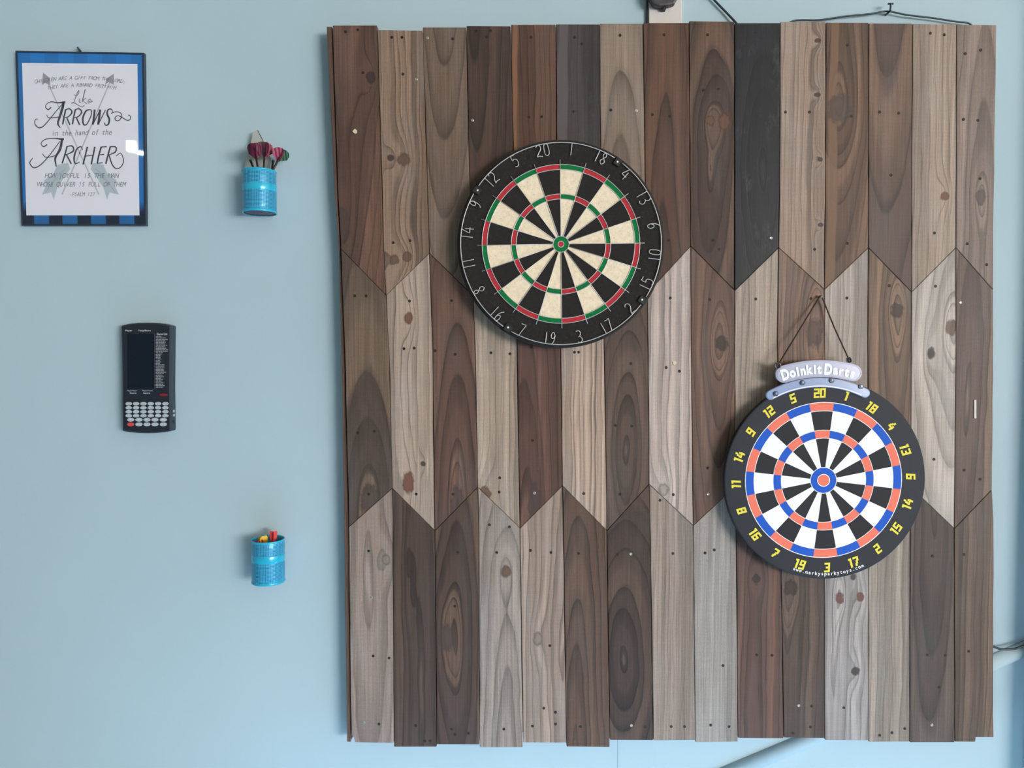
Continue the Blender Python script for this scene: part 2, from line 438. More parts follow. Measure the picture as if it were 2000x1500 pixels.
pk(1,9,(158,146,134),(112,100,90),-70,560,.06,11,.5,.25,[(1483,562,9,30,'flat')] if False else ())
pk(1,10,(122,99,84),(82,64,55),30,690,.12,11,.6,.45,[(1590,650,16,26,'flat')],bandcol=(94,80,75))
pk(1,11,(156,148,140),(112,102,95),-150,800,.03,13,.4,.3)
pk(1,12,(124,101,83),(80,63,53),12,640,.11,13,.65,.35,[(1752,607,12,14,'dark')])
pk(1,13,(172,165,157),(124,115,108),40,660,.2,20,.5,.2,[(1819,690,7,11,'black'),(1858,640,10,16,'brown')])
pk(1,14,(114,96,82),(78,63,57),-12,780,.10,15,.6,.65,bandcol=(86,72,68))
pk(2,0,(148,134,126),(104,91,84),-6,1130,.10,20,.5,.35,[(754,1094,9,11,'ring')],bandcol=(122,112,106))
pk(2,1,(84,69,60),(58,46,40),14,1350,.05,15,.6,.5,[(800,1100,7,30,'dark')],bandcol=(66,54,49))
pk(2,2,(94,76,63),(60,46,39),-2,1250,.13,17,.75,.55,[(872,1246,15,26,'flat')],bandcol=(66,53,50))
pk(2,3,(152,141,133),(108,97,90),14,1540,.10,13,.55,.2,[(988,1117,9,12,'brown')])
pk(2,4,(154,137,125),(106,91,81),40,1250,.07,12,.6,.2,[(1050,1248,9,14,'ring')])
pk(2,5,(96,75,62),(60,46,39),-18,1480,.09,11,.65,.35,bandcol=(76,59,52))
pk(2,6,(82,66,57),(52,41,36),-10,1290,.28,16,.75,.6,bandcol=(60,49,45))
pk(2,7,(142,129,119),(106,93,84),-140,1200,.03,12,.4,.25)
pk(2,8,(142,137,132),(112,105,100),120,1200,.03,16,.3,.35,bandcol=(122,117,113))
pk(2,9,(100,77,68),(66,49,43),-10,1600,.04,11,.6,.45,[(1477,1130,8,8,'dark')],strip=(.030,.037,(124,86,66)),bandcol=(76,58,54))
pk(2,10,(92,76,66),(62,50,43),-30,1150,.06,15,.55,.35,[(1545,1148,13,16,'dark')])
pk(2,11,(158,153,151),(112,105,102),-20,1240,.05,13,.55,.2,[(1640,1168,8,11,'red'),(1681,1166,7,9,'red'),(1671,1311,8,8,'dark'),(1666,1127,5,6,'dark')])
pk(2,12,(146,137,127),(106,96,88),60,1300,.04,14,.45,.3)
pk(2,13,(88,77,70),(62,53,49),0,960,.09,16,.6,.6,bandcol=(68,59,56))
pk(2,14,(100,85,73),(70,57,51),-50,1300,.05,13,.55,.35)

NAILS = {
(0,0):[(675,62),(699,58),(709,142)], (0,1):[(765,73),(785,73),(813,155),(787,145),(768,474),(801,470)], (0,2):[(835,74),(884,76)],
(0,3):[(930,60),(958,60),(951,72),(923,235)], (0,4):[(1037,73),(1033,229),(1058,228)], (0,5):[(1122,73),(1136,86),(1120,218)],
(0,6):[(1211,69),(1193,215),(1243,216)], (0,7):[(1297,68),(1274,224),(1308,227),(1306,469)], (0,8):[(1382,68),(1374,176),(1403,174),(1393,469),(1405,487)],
(0,9):[(1477,62),(1506,465)], (0,10):[(1534,219),(1581,219),(1591,487)], (0,11):[(1655,88),(1663,227),(1655,475)],
(0,12):[(1718,219),(1755,221),(1740,342)], (0,13):[(1817,65),(1844,68),(1882,233),(1825,455)], (0,14):[(1885,105),(1910,235),(1915,98),(1914,349),(1889,476),(1927,517)],
(1,0):[(693,578),(715,578),(699,845),(731,842),(720,965)], (1,1):[(800,588),(789,681),(809,680),(813,965)], (1,2):[(882,587),(850,685),(889,692),(885,965)],
(1,3):[(959,689),(996,691),(976,933),(975,961)], (1,4):[(1038,678),(1040,860),(1044,963)], (1,5):[(1122,688),(1130,688),(1140,964)],
(1,6):[(1202,831),(1234,832),(1211,965),(1232,710)], (1,7):[(1309,582),(1301,718),(1327,725),(1315,966)], (1,8):[(1386,585),(1382,914),(1383,965)],
(1,9):[(1476,584)], (1,10):[(1584,583),(1603,579)], (1,11):[(1654,582)], (1,12):[(1737,558)], (1,13):[(1827,559),(1824,897)], (1,14):[(1876,591),(1883,918),(1914,936)],
(2,0):[(720,1076),(725,1167),(729,1281),(760,1285),(711,1411),(740,1414)], (2,1):[(812,1417),(830,1447),(840,1447)], (2,2):[(894,1079),(888,1184),(882,1424),(889,1434),(915,1432)],
(2,3):[(956,1025),(995,1029),(970,1079),(984,1424)], (2,4):[(1036,1075),(1076,1079),(1074,1261),(1062,1383),(1085,1391),(1040,1418),(1085,1414)], (2,5):[(1130,1081),(1134,1419)],
(2,6):[(1206,1083),(1232,1082),(1233,1417),(1260,1420)], (2,7):[(1314,1081),(1311,1419),(1337,1419),(1289,977)], (2,8):[(1377,1080),(1395,1074),(1412,1300),(1388,1416),(1424,1419)],
(2,9):[(1478,1279),(1508,1280)], (2,10):[(1560,1378),(1585,1379),(1583,1420),(1549,1432)], (2,11):[(1648,1382)], (2,12):[(1718,1436),(1742,1431),(1767,1423)],
(2,13):[(1811,1279),(1846,1280),(1821,1086),(1820,1416),(1834,1342)], (2,14):[(1892,1272),(1883,1083)]}
SHINY = {(835,74),(813,155),(923,235),(1243,216),(1506,465),(1603,579),(1232,1082),(1233,1417),(1383,965),(1044,963),(1560,1378),(1820,1416),(1876,591),(725,1167),(711,1411)}
M['nail'] = simple('dark_nail_steel', (40, 32, 28), .6, .3)
M['nail_shiny'] = simple('worn_nail_steel', (170, 165, 160), .35, .8)
# one nail mesh: a low countersunk head
def nail_mesh(mat):
    V = []; F = []
    rings = [(.0030, 0), (.0034, -.0004), (.0026, -.0007), (.0010, -.0004)]
    for rr, yy in rings:
        for k_ in range(8):
            q = 2*math.pi*k_/8; V.append((rr*math.cos(q), yy, rr*math.sin(q)))
    for i in range(3):
        for k_ in range(8): F.append([i*8+k_, i*8+(k_+1) % 8, (i+1)*8+(k_+1) % 8, (i+1)*8+k_])
    F.append([24+k_ for k_ in range(8)]); F.append(list(range(8))[::-1])
    me = bpy.data.meshes.new('nail'); me.from_pydata(V, [], F); me.materials.append(mat); return me
NM = [nail_mesh(M['nail']), nail_mesh(M['nail_shiny'])]

def col_outline(r, c):
    """plank outline in pixels, with slightly uneven long edges"""
    g = .55
    if r == 0: ya, yb = TOP[c], None
    L, R = c, c+1
    tl = {0: TOP[c], 1: Z1[L], 2: Z2[L]}[r]; tr = {0: TOP[c], 1: Z1[R], 2: Z2[R]}[r]
    bl = {0: Z1[L], 1: Z2[L], 2: BOT[c]}[r]; br = {0: Z1[R], 1: Z2[R], 2: BOT[c]}[r]
    jg = .5
    pts = []
    rnd = random.Random(r*31+c)
    if r == 0: tl += rnd.uniform(-.8, .8); tr += rnd.uniform(-.8, .8)
    if r == 2: bl += rnd.uniform(-.8, .8); br += rnd.uniform(-.8, .8)
    if r > 0: tl += jg; tr += jg
    if r < 2: bl -= jg; br -= jg
    n = 9
    left = [(seam(L, tl+(bl-tl)*i/n)+g+(rnd.uniform(-.5, .5) if 0 < i < n else 0), tl+(bl-tl)*i/n) for i in range(n+1)]
    right = [(seam(R, tr+(br-tr)*i/n)-g+(rnd.uniform(-.5, .5) if 0 < i < n else 0), tr+(br-tr)*i/n) for i in range(n+1)]
    if r == 2 and c == 14:
        right = right[:-1] + [(1941, 1440), (1906, 1440), (1905, 1449)]
    if r == 2 and c == 0:
        left = left[:-1] + [(687, 1437), (692, 1441), (693, 1450)]
    return left[::-1] + right
for r in range(3):
    for c in range(15):
        light, dark, x0, y0, s, d, con, band, knots, kw = K[(r, c)]
        ymid = [280, 760, 1240][r]
        xc = (seam(c, ymid)+seam(c+1, ymid))/2
        off = random.Random(r*7+c*13).uniform(-.0016, .0016)
        yf = YF + off
        org = P(xc, ymid, yf)
        mm = (yf-CAM.y)/FPX
        kn = [(P(a, b, yf).x-org.x, P(a, b, yf).z-org.z, rx*mm, rz*mm, stl) for a, b, rx, rz, stl in knots]
        mt = wood(light, dark, x0*mm, -(y0-ymid)*mm, s, d*mm, org, con, band, kn, **kw)
        pl = slab('plank', col_outline(r, c), yf, yf+TH, mt, board, org, .0009)
        for q in NAILS.get((r, c), ()):
            wp = P(q[0], q[1], yf)
            nl = bpy.data.objects.new('nail', NM[1 if q in SHINY else 0])
            link(nl, pl, wp)

# paint chips and the small paper sticker on the timber
M['chip'] = simple('cream_paint_chip', (214, 196, 160), .7)
for (cx, cy, rr) in ((693, 257, 4.5), (1317.5, 709, 3.5)):
    rnd = random.Random(cx)
    pts = [(cx+rr*rnd.uniform(.5, 1.2)*math.cos(q*math.pi/4), cy+rr*1.3*rnd.uniform(.5, 1.2)*math.sin(q*math.pi/4)) for q in range(8)]
    slab('paint_chip', pts, YF-.0024, YF+.002, M['chip'], board)
slab('sticker', [(1903, 781), (1907, 781), (1907, 817), (1903, 817)], YF-.002, YF+.003, simple('paper_sticker', (214, 205, 196), .6), board)

# hanging wire over its nail, above the panel
M['wire'] = simple('dark_hanging_wire', (52, 66, 74), .45, .4)
wp = [P(x, y, -.012) for x, y in ((1530, 62), (1548, 41), (1600, 39), (1650, 32), (1700, 27), (1733, 22), (1770, 29), (1820, 35), (1865, 42), (1893, 46), (1905, 62))]
tube('hanging_wire', smoothpath(wp, 5), .0020, M['wire'], board)
hk = thing('wall_nail', P(1735, 22, 0), 'small dark hook nail in blue wall holding the panel\'s hanging wire', 'nail')
p0 = P(1735, 22, -.012)
tube('shank', [Vector((p0.x, .004, p0.z-.003)), Vector((p0.x, -.022, p0.z-.003))], .0022, M['wire'], hk)
tube('hook_tip', smoothpath([Vector((p0.x, -.020, p0.z-.003)), Vector((p0.x-.001, -.024, p0.z+.004)), Vector((p0.x, -.022, p0.z+.012))], 4), .002, M['wire'], hk)
tube('head', [Vector((p0.x-.006, -.022, p0.z+.012)), Vector((p0.x+.006, -.022, p0.z+.012))], .002, M['wire'], hk)

# ================================================================ bristle dartboard
def arcpts(cx, cz, r, a0, a1, y, n):
    """angles clockwise from up, degrees"""
    return [Vector((cx + r*math.sin(math.radians(a0+(a1-a0)*i/n)), y, cz + r*math.cos(math.radians(a0+(a1-a0)*i/n)))) for i in range(n+1)]
def sector(name, c, r0, r1, a0, a1, yf, yb, mat, parent, n=4):
    o = arcpts(c.x, c.z, r1, a0, a1, yf, n)
    i = arcpts(c.x, c.z, r0, a0, a1, yf, n)[::-1] if r0 > 0 else [Vector((c.x, yf, c.z))]
    fr = o + i; bk = [Vector((p.x, yb, p.z)) for p in fr]
    return prism(name, fr, bk, mat, parent)
def disc(name, c, r, yf, yb, mat, parent, n=64, bev=0, seg=2):
    fr = arcpts(c.x, c.z, r, 0, 360, yf, n)[:-1]; bk = [Vector((p.x, yb, p.z)) for p in fr]
    return prism(name, fr, bk, mat, parent, None, bev, seg)
def annulus(name, c, r0, r1, yf, yb, mat, parent, n=64):
    V = []; F = []
    for rr, y in ((r0, yf), (r1, yf), (r1, yb), (r0, yb)):
        V += arcpts(c.x, c.z, rr, 0, 360, y, n)[:-1]
    for a_ in range(4):
        b_ = (a_+1) % 4
        for i in range(n): F.append([a_*n+i, a_*n+(i+1) % n, b_*n+(i+1) % n, b_*n+i])
    return fix(mobj(name, V, F, mat, parent))
def sisal(name, rgb, spk, amount):
    k = NT(name); tc = k.n('ShaderNodeTexCoord').outputs['Object']
    f = k.noise(tc, 330, 3, .6); g = k.noise(tc, 90, 3); c = lin(rgb)
    col = k.mix(k.maprange(g, .3, .7, 0, 1), tuple(v*.88 for v in c), tuple(min(1, v*1.08) for v in c))
    col = k.mix(k.math('MULTIPLY', k.maprange(f, .60, .70, 0, 1), amount), col, lin(spk))
    k.l(col, k.b.inputs['Base Color']); k.b.inputs['Roughness'].default_value = .85; k.b.inputs['Specular IOR Level'].default_value = .2
    k.bump(f, .3, .0006); return k.m
M['s_black'] = sisal('black_sisal', (42, 38, 37), (84, 78, 76), .45)
M['s_cream'] = sisal('cream_sisal', (240, 221, 192), (140, 116, 84), .8)
M['s_red'] = sisal('red_sisal', (186, 52, 60), (140, 40, 44), .4)
M['s_green'] = sisal('green_sisal', (18, 116, 62), (10, 80, 40), .4)
M['wirew'] = simple('pale_steel_wire', (205, 200, 196), .35, .35)
M['band'] = simple('black_rim_band', (24, 23, 24), .5)
BY = -.090
bc = P(1095.5, 477, BY)
db = thing('dartboard', bc, 'round bristle dartboard with red and green rings, cream and black wedges', 'dartboard')
disc('body', bc, .2265, BY+.0015, YF-.003, M['s_black'], db, 96, .004)
annulus('rim_band', bc, .2262, .2285, BY+.006, YF-.003, M['band'], db, 96)
RA = -9.8
R_IB, R_OB, R_T0, R_T1, R_D0, R_D1 = .0065, .0175, .0985, .1093, .1625, .1735
for k_ in range(20):
    a0 = RA - 9 + 18*k_; a1 = a0 + 18
    even = k_ % 2 == 0
    for r0, r1, m in ((R_OB, R_T0, 'f'), (R_T0, R_T1, 'r'), (R_T1, R_D0, 'f'), (R_D0, R_D1, 'r')):
        mt = (M['s_black'] if even else M['s_cream']) if m == 'f' else (M['s_red'] if even else M['s_green'])
        sector('wedge' if m == 'f' else 'ring_segment', bc, r0, r1, a0, a1, BY, BY+.004, mt, db, 4)
disc('outer_bull', bc, R_OB, BY-.0002, BY+.004, M['s_green'], db, 32)
disc('inner_bull', bc, R_IB, BY-.0012, BY+.004, M['s_red'], db, 20)
for rr in (R_T0, R_T1, R_D0, R_D1, R_OB, R_IB):
    tube('ring_wire', arcpts(bc.x, bc.z, rr, 0, 360, BY-.0008, 80)[:-1], .00085, M['wirew'], db, 6, True)
for k_ in range(20):
    a_ = math.radians(RA - 9 + 18*k_)
    u = Vector((math.sin(a_), 0, math.cos(a_)))
    tube('radial_wire', [bc + u*R_OB + Vector((0, -.0010, 0)), bc + u*.184 + Vector((0, -.0010, 0))], .0008, M['wirew'], db, 6)
# number ring: bent wire, digits hanging from it
DIG = {
'0': [[(.5,1),(.15,.85),(.12,.2),(.5,0),(.88,.2),(.85,.85),(.5,1)]],
'1': [[(.5,1),(.5,.5),(.5,0)]],
'2': [[(.05,.85),(.4,1),(.85,.85),(.75,.55),(.3,.3),(.05,.05),(.4,.08),(1,0)]],
'3': [[(.1,1),(.6,1),(.85,.78),(.6,.55),(.35,.52),(.7,.48),(.95,.22),(.6,0),(.15,.08)]],
'4': [[(.55,1),(.3,.7),(.05,.35),(.5,.33),(1,.33)],[(.75,.75),(.75,.4),(.75,0)]],
'5': [[(.9,1),(.5,.98),(.2,1),(.15,.6),(.5,.65),(.85,.5),(.85,.15),(.5,0),(.1,.06)]],
'6': [[(.75,1),(.4,.8),(.15,.4),(.25,.05),(.6,0),(.88,.22),(.75,.5),(.4,.5),(.18,.3)]],
'7': [[(.05,1),(.5,.98),(.9,1),(.7,.6),(.45,0)]],
'8': [[(.5,.52),(.2,.75),(.5,1),(.8,.75),(.5,.52),(.12,.24),(.5,0),(.88,.24),(.5,.52)]],
'9': [[(.85,.75),(.55,1),(.2,.8),(.3,.5),(.65,.5),(.85,.75),(.8,.4),(.6,.1),(.3,0)]]}
SEQ = [20, 1, 18, 4, 13, 6, 10, 15, 2, 17, 3, 19, 7, 16, 8, 11, 14, 9, 12, 5]
RR = .2205; RN = -11.3
CLIPA = [math.degrees(math.atan2(x-1095.5, 477-y)) for x, y in ((1206, 317), (1251, 583), (992, 640), (932, 373))]
cl = sorted(a_ % 360 for a_ in CLIPA)
YW = BY - .0025
ring = None; geos = []
for i, a_ in enumerate(cl):
    b_ = cl[(i+1) % 4] + (360 if i == 3 else 0)
    geos.append(tubegeo(arcpts(bc.x, bc.z, RR, a_+2.6, b_-2.6, YW, 40), .0010, 6))
V, F = join(geos)
ring = fix(mobj('number_ring', V, F, M['wirew'], db, None, True))
for k_, num in enumerate(SEQ):
    ang = RN + 18*k_
    am = ang % 360
    inward = 95 - 12 < am < 240
    s_ = str(num); H = .026; W = .0125 if len(s_) == 2 else .013
    total = W*len(s_) + .004*(len(s_)-1)
    if '1' in s_ and len(s_) == 2: total -= .004
    geos = []; xcur = -total/2
    th = math.radians(ang)
    up = Vector((math.sin(th), 0, math.cos(th))); rt = Vector((math.cos(th), 0, -math.sin(th)))
    base = bc + up*(RR-H/2-.0005); base.y = YW
    if inward: up = -up; rt = -rt
    for ch in s_:
        ww = W if ch != '1' else W*.7
        for st_ in DIG[ch]:
            pts = [base + rt*(xcur + p[0]*ww) + up*((p[1]-.5)*H) for p in st_]
            geos.append(tubegeo(smoothpath(pts, 4), .0009, 6))
        xcur += ww + .004
    V, F = join(geos)
    fix(mobj('number', V, F, M['wirew'], ring, None, True))
M['clip'] = simple('black_clip', (30, 28, 28), .6)
M['stud'] = simple('white_stud', (235, 232, 228), .4)
for a_ in CLIPA:
    th = math.radians(a_); up = Vector((math.sin(th), 0, math.cos(th))); rt = Vector((math.cos(th), 0, -math.sin(th)))
    cc = bc + up*.2175
    fr = [cc + rt*u*.0075 + up*v*.0085 + Vector((0, -.004, 0)) for u, v in ((-1,-1),(1,-1),(1,1),(-1,1))]
    cp = prism('ring_clip', fr, [p + Vector((0, .006, 0)) for p in fr], M['clip'], db, None, .001)
    s0 = cc - up*.001; s0.y = BY-.0042
    disc('stud', s0, .0021, BY-.0052, BY-.003, M['stud'], cp, 12)

# ================================================================ soft-tip toy dartboard with hanger
TY = -.078
tcx, tcy = 1607.5, 938
tb = thing('toy_dartboard', P(tcx, tcy, TY), 'black toy dartboard with orange, blue and white print hanging from a cord', 'dartboard')
M['t_black'] = simple('black_rubber_print', (46, 48, 54), .6, spec=.25, noise=.06, nscale=20)
M['t_ink'] = simple('black_print', (46, 46, 50), .65, spec=.2)
M['t_white'] = simple('white_print', (250, 250, 250), .65, spec=.2)
M['t_blue'] = simple('blue_print', (38, 92, 196), .65, spec=.2)
M['t_orange'] = simple('orange_print', (244, 126, 104), .65, spec=.2)
M['t_yellow'] = simple('yellow_print', (240, 222, 84), .65, spec=.2)
mm = (TY-CAM.y)/FPX
tdc = P(1611, 937, TY)
disc('disc', tdc, 197.5*mm, TY, TY+.016, M['t_black'], tb, 96, .003)
tc_ = P(tcx+.8, tcy, TY)
RT = -2.4
# board is printed a little off its centre
def tsec(name, r0, r1, a0, a1, lev, mat):
    return sector(name, tc_, r0*mm, r1*mm, a0, a1, TY-.0003*lev, TY+.002, mat, tb, 4)
annulus('white_ring', tc_, 136*mm, 154.2*mm, TY-.0002, TY+.002, M['t_white'], tb, 80)
annulus('white_ring', tc_, 82.5*mm, 99.6*mm, TY-.0002, TY+.002, M['t_white'], tb, 80)
for k_ in range(20):
    a0 = RT - 9 + 18*k_; a1 = a0+18; even = k_ % 2 == 0
    tsec('wedge', 26, 82.6, a0, a1, 1, M['t_ink'] if even else M['t_white'])
    tsec('ring_segment', 83.8, 98.3, a0, a1, 2, M['t_orange'] if even else M['t_blue'])
    tsec('wedge', 99.5, 136.2, a0, a1, 1, M['t_ink'] if even else M['t_white'])
    tsec('ring_segment', 137.5, 152.7, a0, a1, 2, M['t_orange'] if even else M['t_blue'])
disc('white_ring', tc_, 26.2*mm, TY-.0004, TY+.002, M['t_white'], tb, 40)
disc('outer_bull', tc_, 25*mm, TY-.0007, TY+.002, M['t_blue'], tb, 40)
disc('white_ring', tc_, 12.6*mm, TY-.0010, TY+.002, M['t_white'], tb, 32)
disc('inner_bull', tc_, 11.2*mm, TY-.0013, TY+.002, M['t_orange'], tb, 32)
TSEQ = [20, 1, 18, 4, 13, 6, 14, 15, 2, 17, 3, 19, 7, 16, 8, 11, 14, 9, 12, 5]
# blocky printed digits drawn on a 3 x 5 raster of strokes
BLK = {'0': [(0,0,3,1),(0,4,3,5),(0,0,1,5),(2,0,3,5)], '1': [(1,0,2.1,5),(.35,4,1.2,5)], '2': [(0,4,3,5),(2,2,3,5),(0,2,3,3),(0,0,1,3),(0,0,3,1)],
 '3': [(0,4,3,5),(2,0,3,5),(.8,2,3,3),(0,0,3,1)], '4': [(0,1.2,3,2.2),(1.8,0,2.8,3.1),(0,1.2,1,3),(.4,2.6,1.4,4),(1,3.6,2,5)], '5': [(0,4,3,5),(0,2,1,5),(0,2,3,3),(2,0,3,3),(0,0,3,1)],
 '6': [(0,4,3,5),(0,0,1,5),(0,0,3,1),(2,0,3,3),(0,2,3,3)], '7': [(0,4,3,5),(1.9,2.6,3,5),(1.3,1.2,2.4,3),(.8,0,1.9,1.6)], '8': [(0,0,3,1),(0,4,3,5),(0,0,1,5),(2,0,3,5),(0,2,3,3)],
 '9': [(0,4,3,5),(2,0,3,5),(0,2,3,3),(0,2,1,5),(0,0,3,1)]}
for k_, num in enumerate(TSEQ):
    ang = RT + 18*k_; am = ang % 360
    rad = 170.5
    cx = tcx + .8 + rad*math.sin(math.radians(ang)); cy = tcy - rad*math.cos(math.radians(ang))
    inward = 98 < am < 243
    rot = -ang + (180 if inward else 0)
    s_ = str(num); V = []; F = []
    u_ = 3.7; xc_ = 0; wid = []
    for ch in s_: wid.append(2.4 if ch == '1' else 3.25)
    tot = sum(wid); x_ = -tot/2
    for ch, wd_ in zip(s_, wid):
        xo = x_ + (-.3 if ch == '1' else .12)
        for (a, b, c_, d_) in BLK[ch]:
            q = len(V); V += [(xo+a, b-2.5), (xo+c_, b-2.5), (xo+c_, d_-2.5), (xo+a, d_-2.5)]; F.append([q, q+1, q+2, q+3])
        x_ += wd_
    V = [(v[0]*u_+v[1]*.35, v[1]*u_) for v in V]
    g2 = place2d((V, F), cx, cy, rot)
    no = flat('number', g2, TY-.0006, M['t_yellow'], tb)
    for i_, v_ in enumerate(no.data.vertices): v_.co.y -= 4e-5*(i_//4)   # overlapping strokes never share a plane
# web address along the lower rim
txt = 'www.markysparkytoys.com'
geos = []
a0, a1 = 199.5, 155.0
for i, ch in enumerate(txt):
    ang = a0 + (a1-a0)*(i+.5)/len(txt)
    g2 = textgeo(ch, 1, .02)
    if not g2[0]: continue
    rad = 182.5
    cx = tcx + 2.2 + rad*math.sin(math.radians(ang)); cy = tcy - rad*math.cos(math.radians(ang))
    geos.append(place2d(g2, cx, cy, -ang+180, 9.6 if ch not in 'wm' else 7.4, 9.6))
# keep baselines even: text is aligned on its own centre line
V, F = join(geos)
flat('web_address', (V, F), TY-.0006, M['t_white'], tb)
# hanger: curved bar with four rivets, name plate above, cord
M['plastic'] = simple('pale_blue_plastic', (168, 184, 222), .18, spec=.7, Transmission_Weight=.25)
M['plate'] = simple('pale_lilac_plastic', (196, 196, 218), .18, spec=.7, Transmission_Weight=.15)
M['bluedark'] = simple('dark_blue_rivet', (34, 42, 74), .3)
M['cord'] = simple('dark_brown_cord', (58, 42, 36), .8)
def bananapx(cx, cy, rm, hw, a0, a1, n=22):
    out = []
    ar = lambda r, a: (cx + r*math.sin(math.radians(a)), cy - r*math.cos(math.radians(a)))
    for i in range(n+1): out.append(ar(rm+hw, a0+(a1-a0)*i/n))
    e = ar(rm, a1)
    for i in range(1, 8):
        q = math.radians(i*180/8); d_ = math.radians(a1)
        out.append((e[0] + hw*(math.sin(d_)*math.cos(q) + math.cos(d_)*math.sin(q)), e[1] - hw*(math.cos(d_)*math.cos(q) - math.sin(d_)*math.sin(q))))
    for i in range(n+1): out.append(ar(rm-hw, a1+(a0-a1)*i/n))
    e = ar(rm, a0)
    for i in range(1, 8):
        q = math.radians(180 + i*180/8); d_ = math.radians(a0)
        out.append((e[0] + hw*(math.sin(d_)*math.cos(q) + math.cos(d_)*math.sin(q)), e[1] - hw*(math.cos(d_)*math.cos(q) - math.sin(d_)*math.sin(q))))
    return out
# plate: arc through (1521,746) (1602,719) (1664,728)
plate = slab('name_plate', bananapx(1604, 960, 240, 17, -17.5, 15.2), TY-.004, TY+.004, M['plate'], tb, None, .002, 2)
flat('plate_inset', join([ribbon(smoothpath(bananapx(1604, 960, 240, 14, -17.5, 15.2)+[bananapx(1604, 960, 240, 14, -17.5, 15.2)[0]], 1), 1.2)]), TY-.0044, simple('lilac_edge_line', (150, 152, 188), .3), plate)
s_ = 'Doinkit Darts'; geos = []
wid = {'D': 1.15, 'i': .55, 't': .75, ' ': .35, 'r': .75, 'k': .95}
tot = sum(wid.get(ch, 1) for ch in s_); acc = 0
for ch in s_:
    wv = wid.get(ch, 1); ang = -19.0 + 35.5*(acc+wv/2)/tot; acc += wv
    if ch == ' ': continue
    g2 = textgeo(ch, 1, .055)
    xs = [v[0] for v in g2[0]]; mx = (min(xs)+max(xs))/2
    g2 = ([(v[0]-mx, v[1]) for v in g2[0]], g2[1])
    rad = 239
    cx = 1604 + rad*math.sin(math.radians(ang)); cy = 960 - rad*math.cos(math.radians(ang))
    geos.append(place2d(g2, cx, cy, -ang, 21, 25 if ch != 'D' else 28))
V, F = join(geos)
flat('lettering', (V, F), TY-.0050, M['t_white'], plate)
bar = slab('hanger_bar', bananapx(1602, 945, 198, 9.5, -29, 26.5), TY-.006, TY+.003, M['plastic'], tb, None, .0025, 2)
flat('bar_edge_line', ribbon([(1602+191*math.sin(math.radians(a_)), 945-191*math.cos(math.radians(a_))) for a_ in range(-29, 27, 2)], 2.2), TY-.0064, simple('white_edge', (226, 230, 246), .3), bar)
for x, y in ((1515, 769), (1567, 747.5), (1624, 743), (1681, 755)):
    c_ = P(x, y, TY-.006)
    rv = disc('rivet', c_, 5.0*mm, TY-.0085, TY-.005, M['bluedark'], bar, 16, .0006)
    c2 = P(x+1.4, y-.6, TY-.0085)
    disc('rivet_tip', c2, 2.3*mm, TY-.0100, TY-.008, M['plastic'], bar, 12)
for x, y in ((1519.5, 714), (1658, 703)):
    c_ = P(x, y, TY)
    eg = arcpts(c_.x, c_.z, 4.2*mm, 0, 360, TY, 16)[:-1]
    tube('eyelet', eg, .0022, M['plate'], plate, 8, True)
    kn = [c_ + Vector((math.cos(q)*.003, -.003+.002*math.sin(q*2), math.sin(q)*.0045)) for q in [i*math.pi/4 for i in range(8)]]
    tube('cord_knot', kn, .0022, M['cord'], tb, 8, True)
    tube('cord_end', [c_ + Vector((-.002, -.004, 0)), c_ + Vector((-.007, -.006, .006 if x < 1600 else .004))], .0016, M['cord'], tb, 6)
nl = P(1603, 579, YF-.0085)
tube('cord', [P(1519.5, 713, TY), P(1561, 645, (TY+YF)/2-.004), nl + Vector((-.002, 0, .0005)), nl + Vector((0, 0, .002)), nl + Vector((.002, 0, .0005)), P(1630, 641, (TY+YF)/2-.004), P(1658, 702, TY)], .0017, M['cord'], tb, 8)
tube('hanging_nail', [Vector((nl.x, YF-.0030, nl.z-.001)), Vector((nl.x, YF-.014, nl.z-.001))], .0022, M['nail_shiny'], tb, 8)

# ================================================================ framed print
FQ = [(30, 99), (281, 103), (285, 440.5), (42, 440.5)]
FY = -.012
fp = thing('framed_print', P(157, 440, FY), 'white lettered print on blue plaid mat under glass, in thin dark frame', 'picture')
M['frame'] = simple('dark_navy_edge', (40, 50, 66), .4)
def inset(q, d):
    cx = sum(p[0] for p in q)/4; cy = sum(p[1] for p in q)/4
    return [(x + (d if x < cx else -d), y + (d if y < cy else -d)) for x, y in q]
slab('backing', inset(FQ, 1.0), FY+.003, -.0005, M['frame'], fp, None, .001)
outer = [P(a, b, FY) for a, b in FQ]; inn = [P(a, b, FY) for a, b in inset(FQ, 3.0)]
V = [*outer, *inn, *[p+Vector((0, .010, 0)) for p in outer], *[p+Vector((0, .010, 0)) for p in inn]]; F = []
for i in range(4):
    j = (i+1) % 4
    F += [[i, j, 4+j, 4+i], [i, 8+i, 8+j, j], [4+i, 4+j, 12+j, 12+i], [8+i, 12+i, 12+j, 8+j]]
fix(mobj('frame_edge', V, F, M['frame'], fp))
def plaid():
    k = NT('blue_plaid_paper'); tc = k.n('ShaderNodeTexCoord').outputs['Object']
    sep = k.n('ShaderNodeSeparateXYZ'); k.l(tc, sep.inputs[0])
    t = k.math('FRACT', k.math('ADD', k.math('DIVIDE', sep.outputs[0], .0655), .38))
    a_ = k.maprange(k.math('ABSOLUTE', k.math('SUBTRACT', t, .5)), .22, .26, 1, 0)
    b_ = k.maprange(sep.outputs[2], .030, .055, 1, 0)
    f = k.math('ADD', k.math('MULTIPLY', a_, k.math('ADD', k.math('MULTIPLY', b_, .42), .18)), k.math('MULTIPLY', b_, .38))
    col = k.mix(f, lin((36, 122, 196)), lin((14, 26, 48)))
    k.l(col, k.b.inputs['Base Color']); k.b.inputs['Roughness'].default_value = .6; return k.m
slab('plaid_mat', inset(FQ, 2.5), FY+.0022, FY+.004, plaid(), fp)
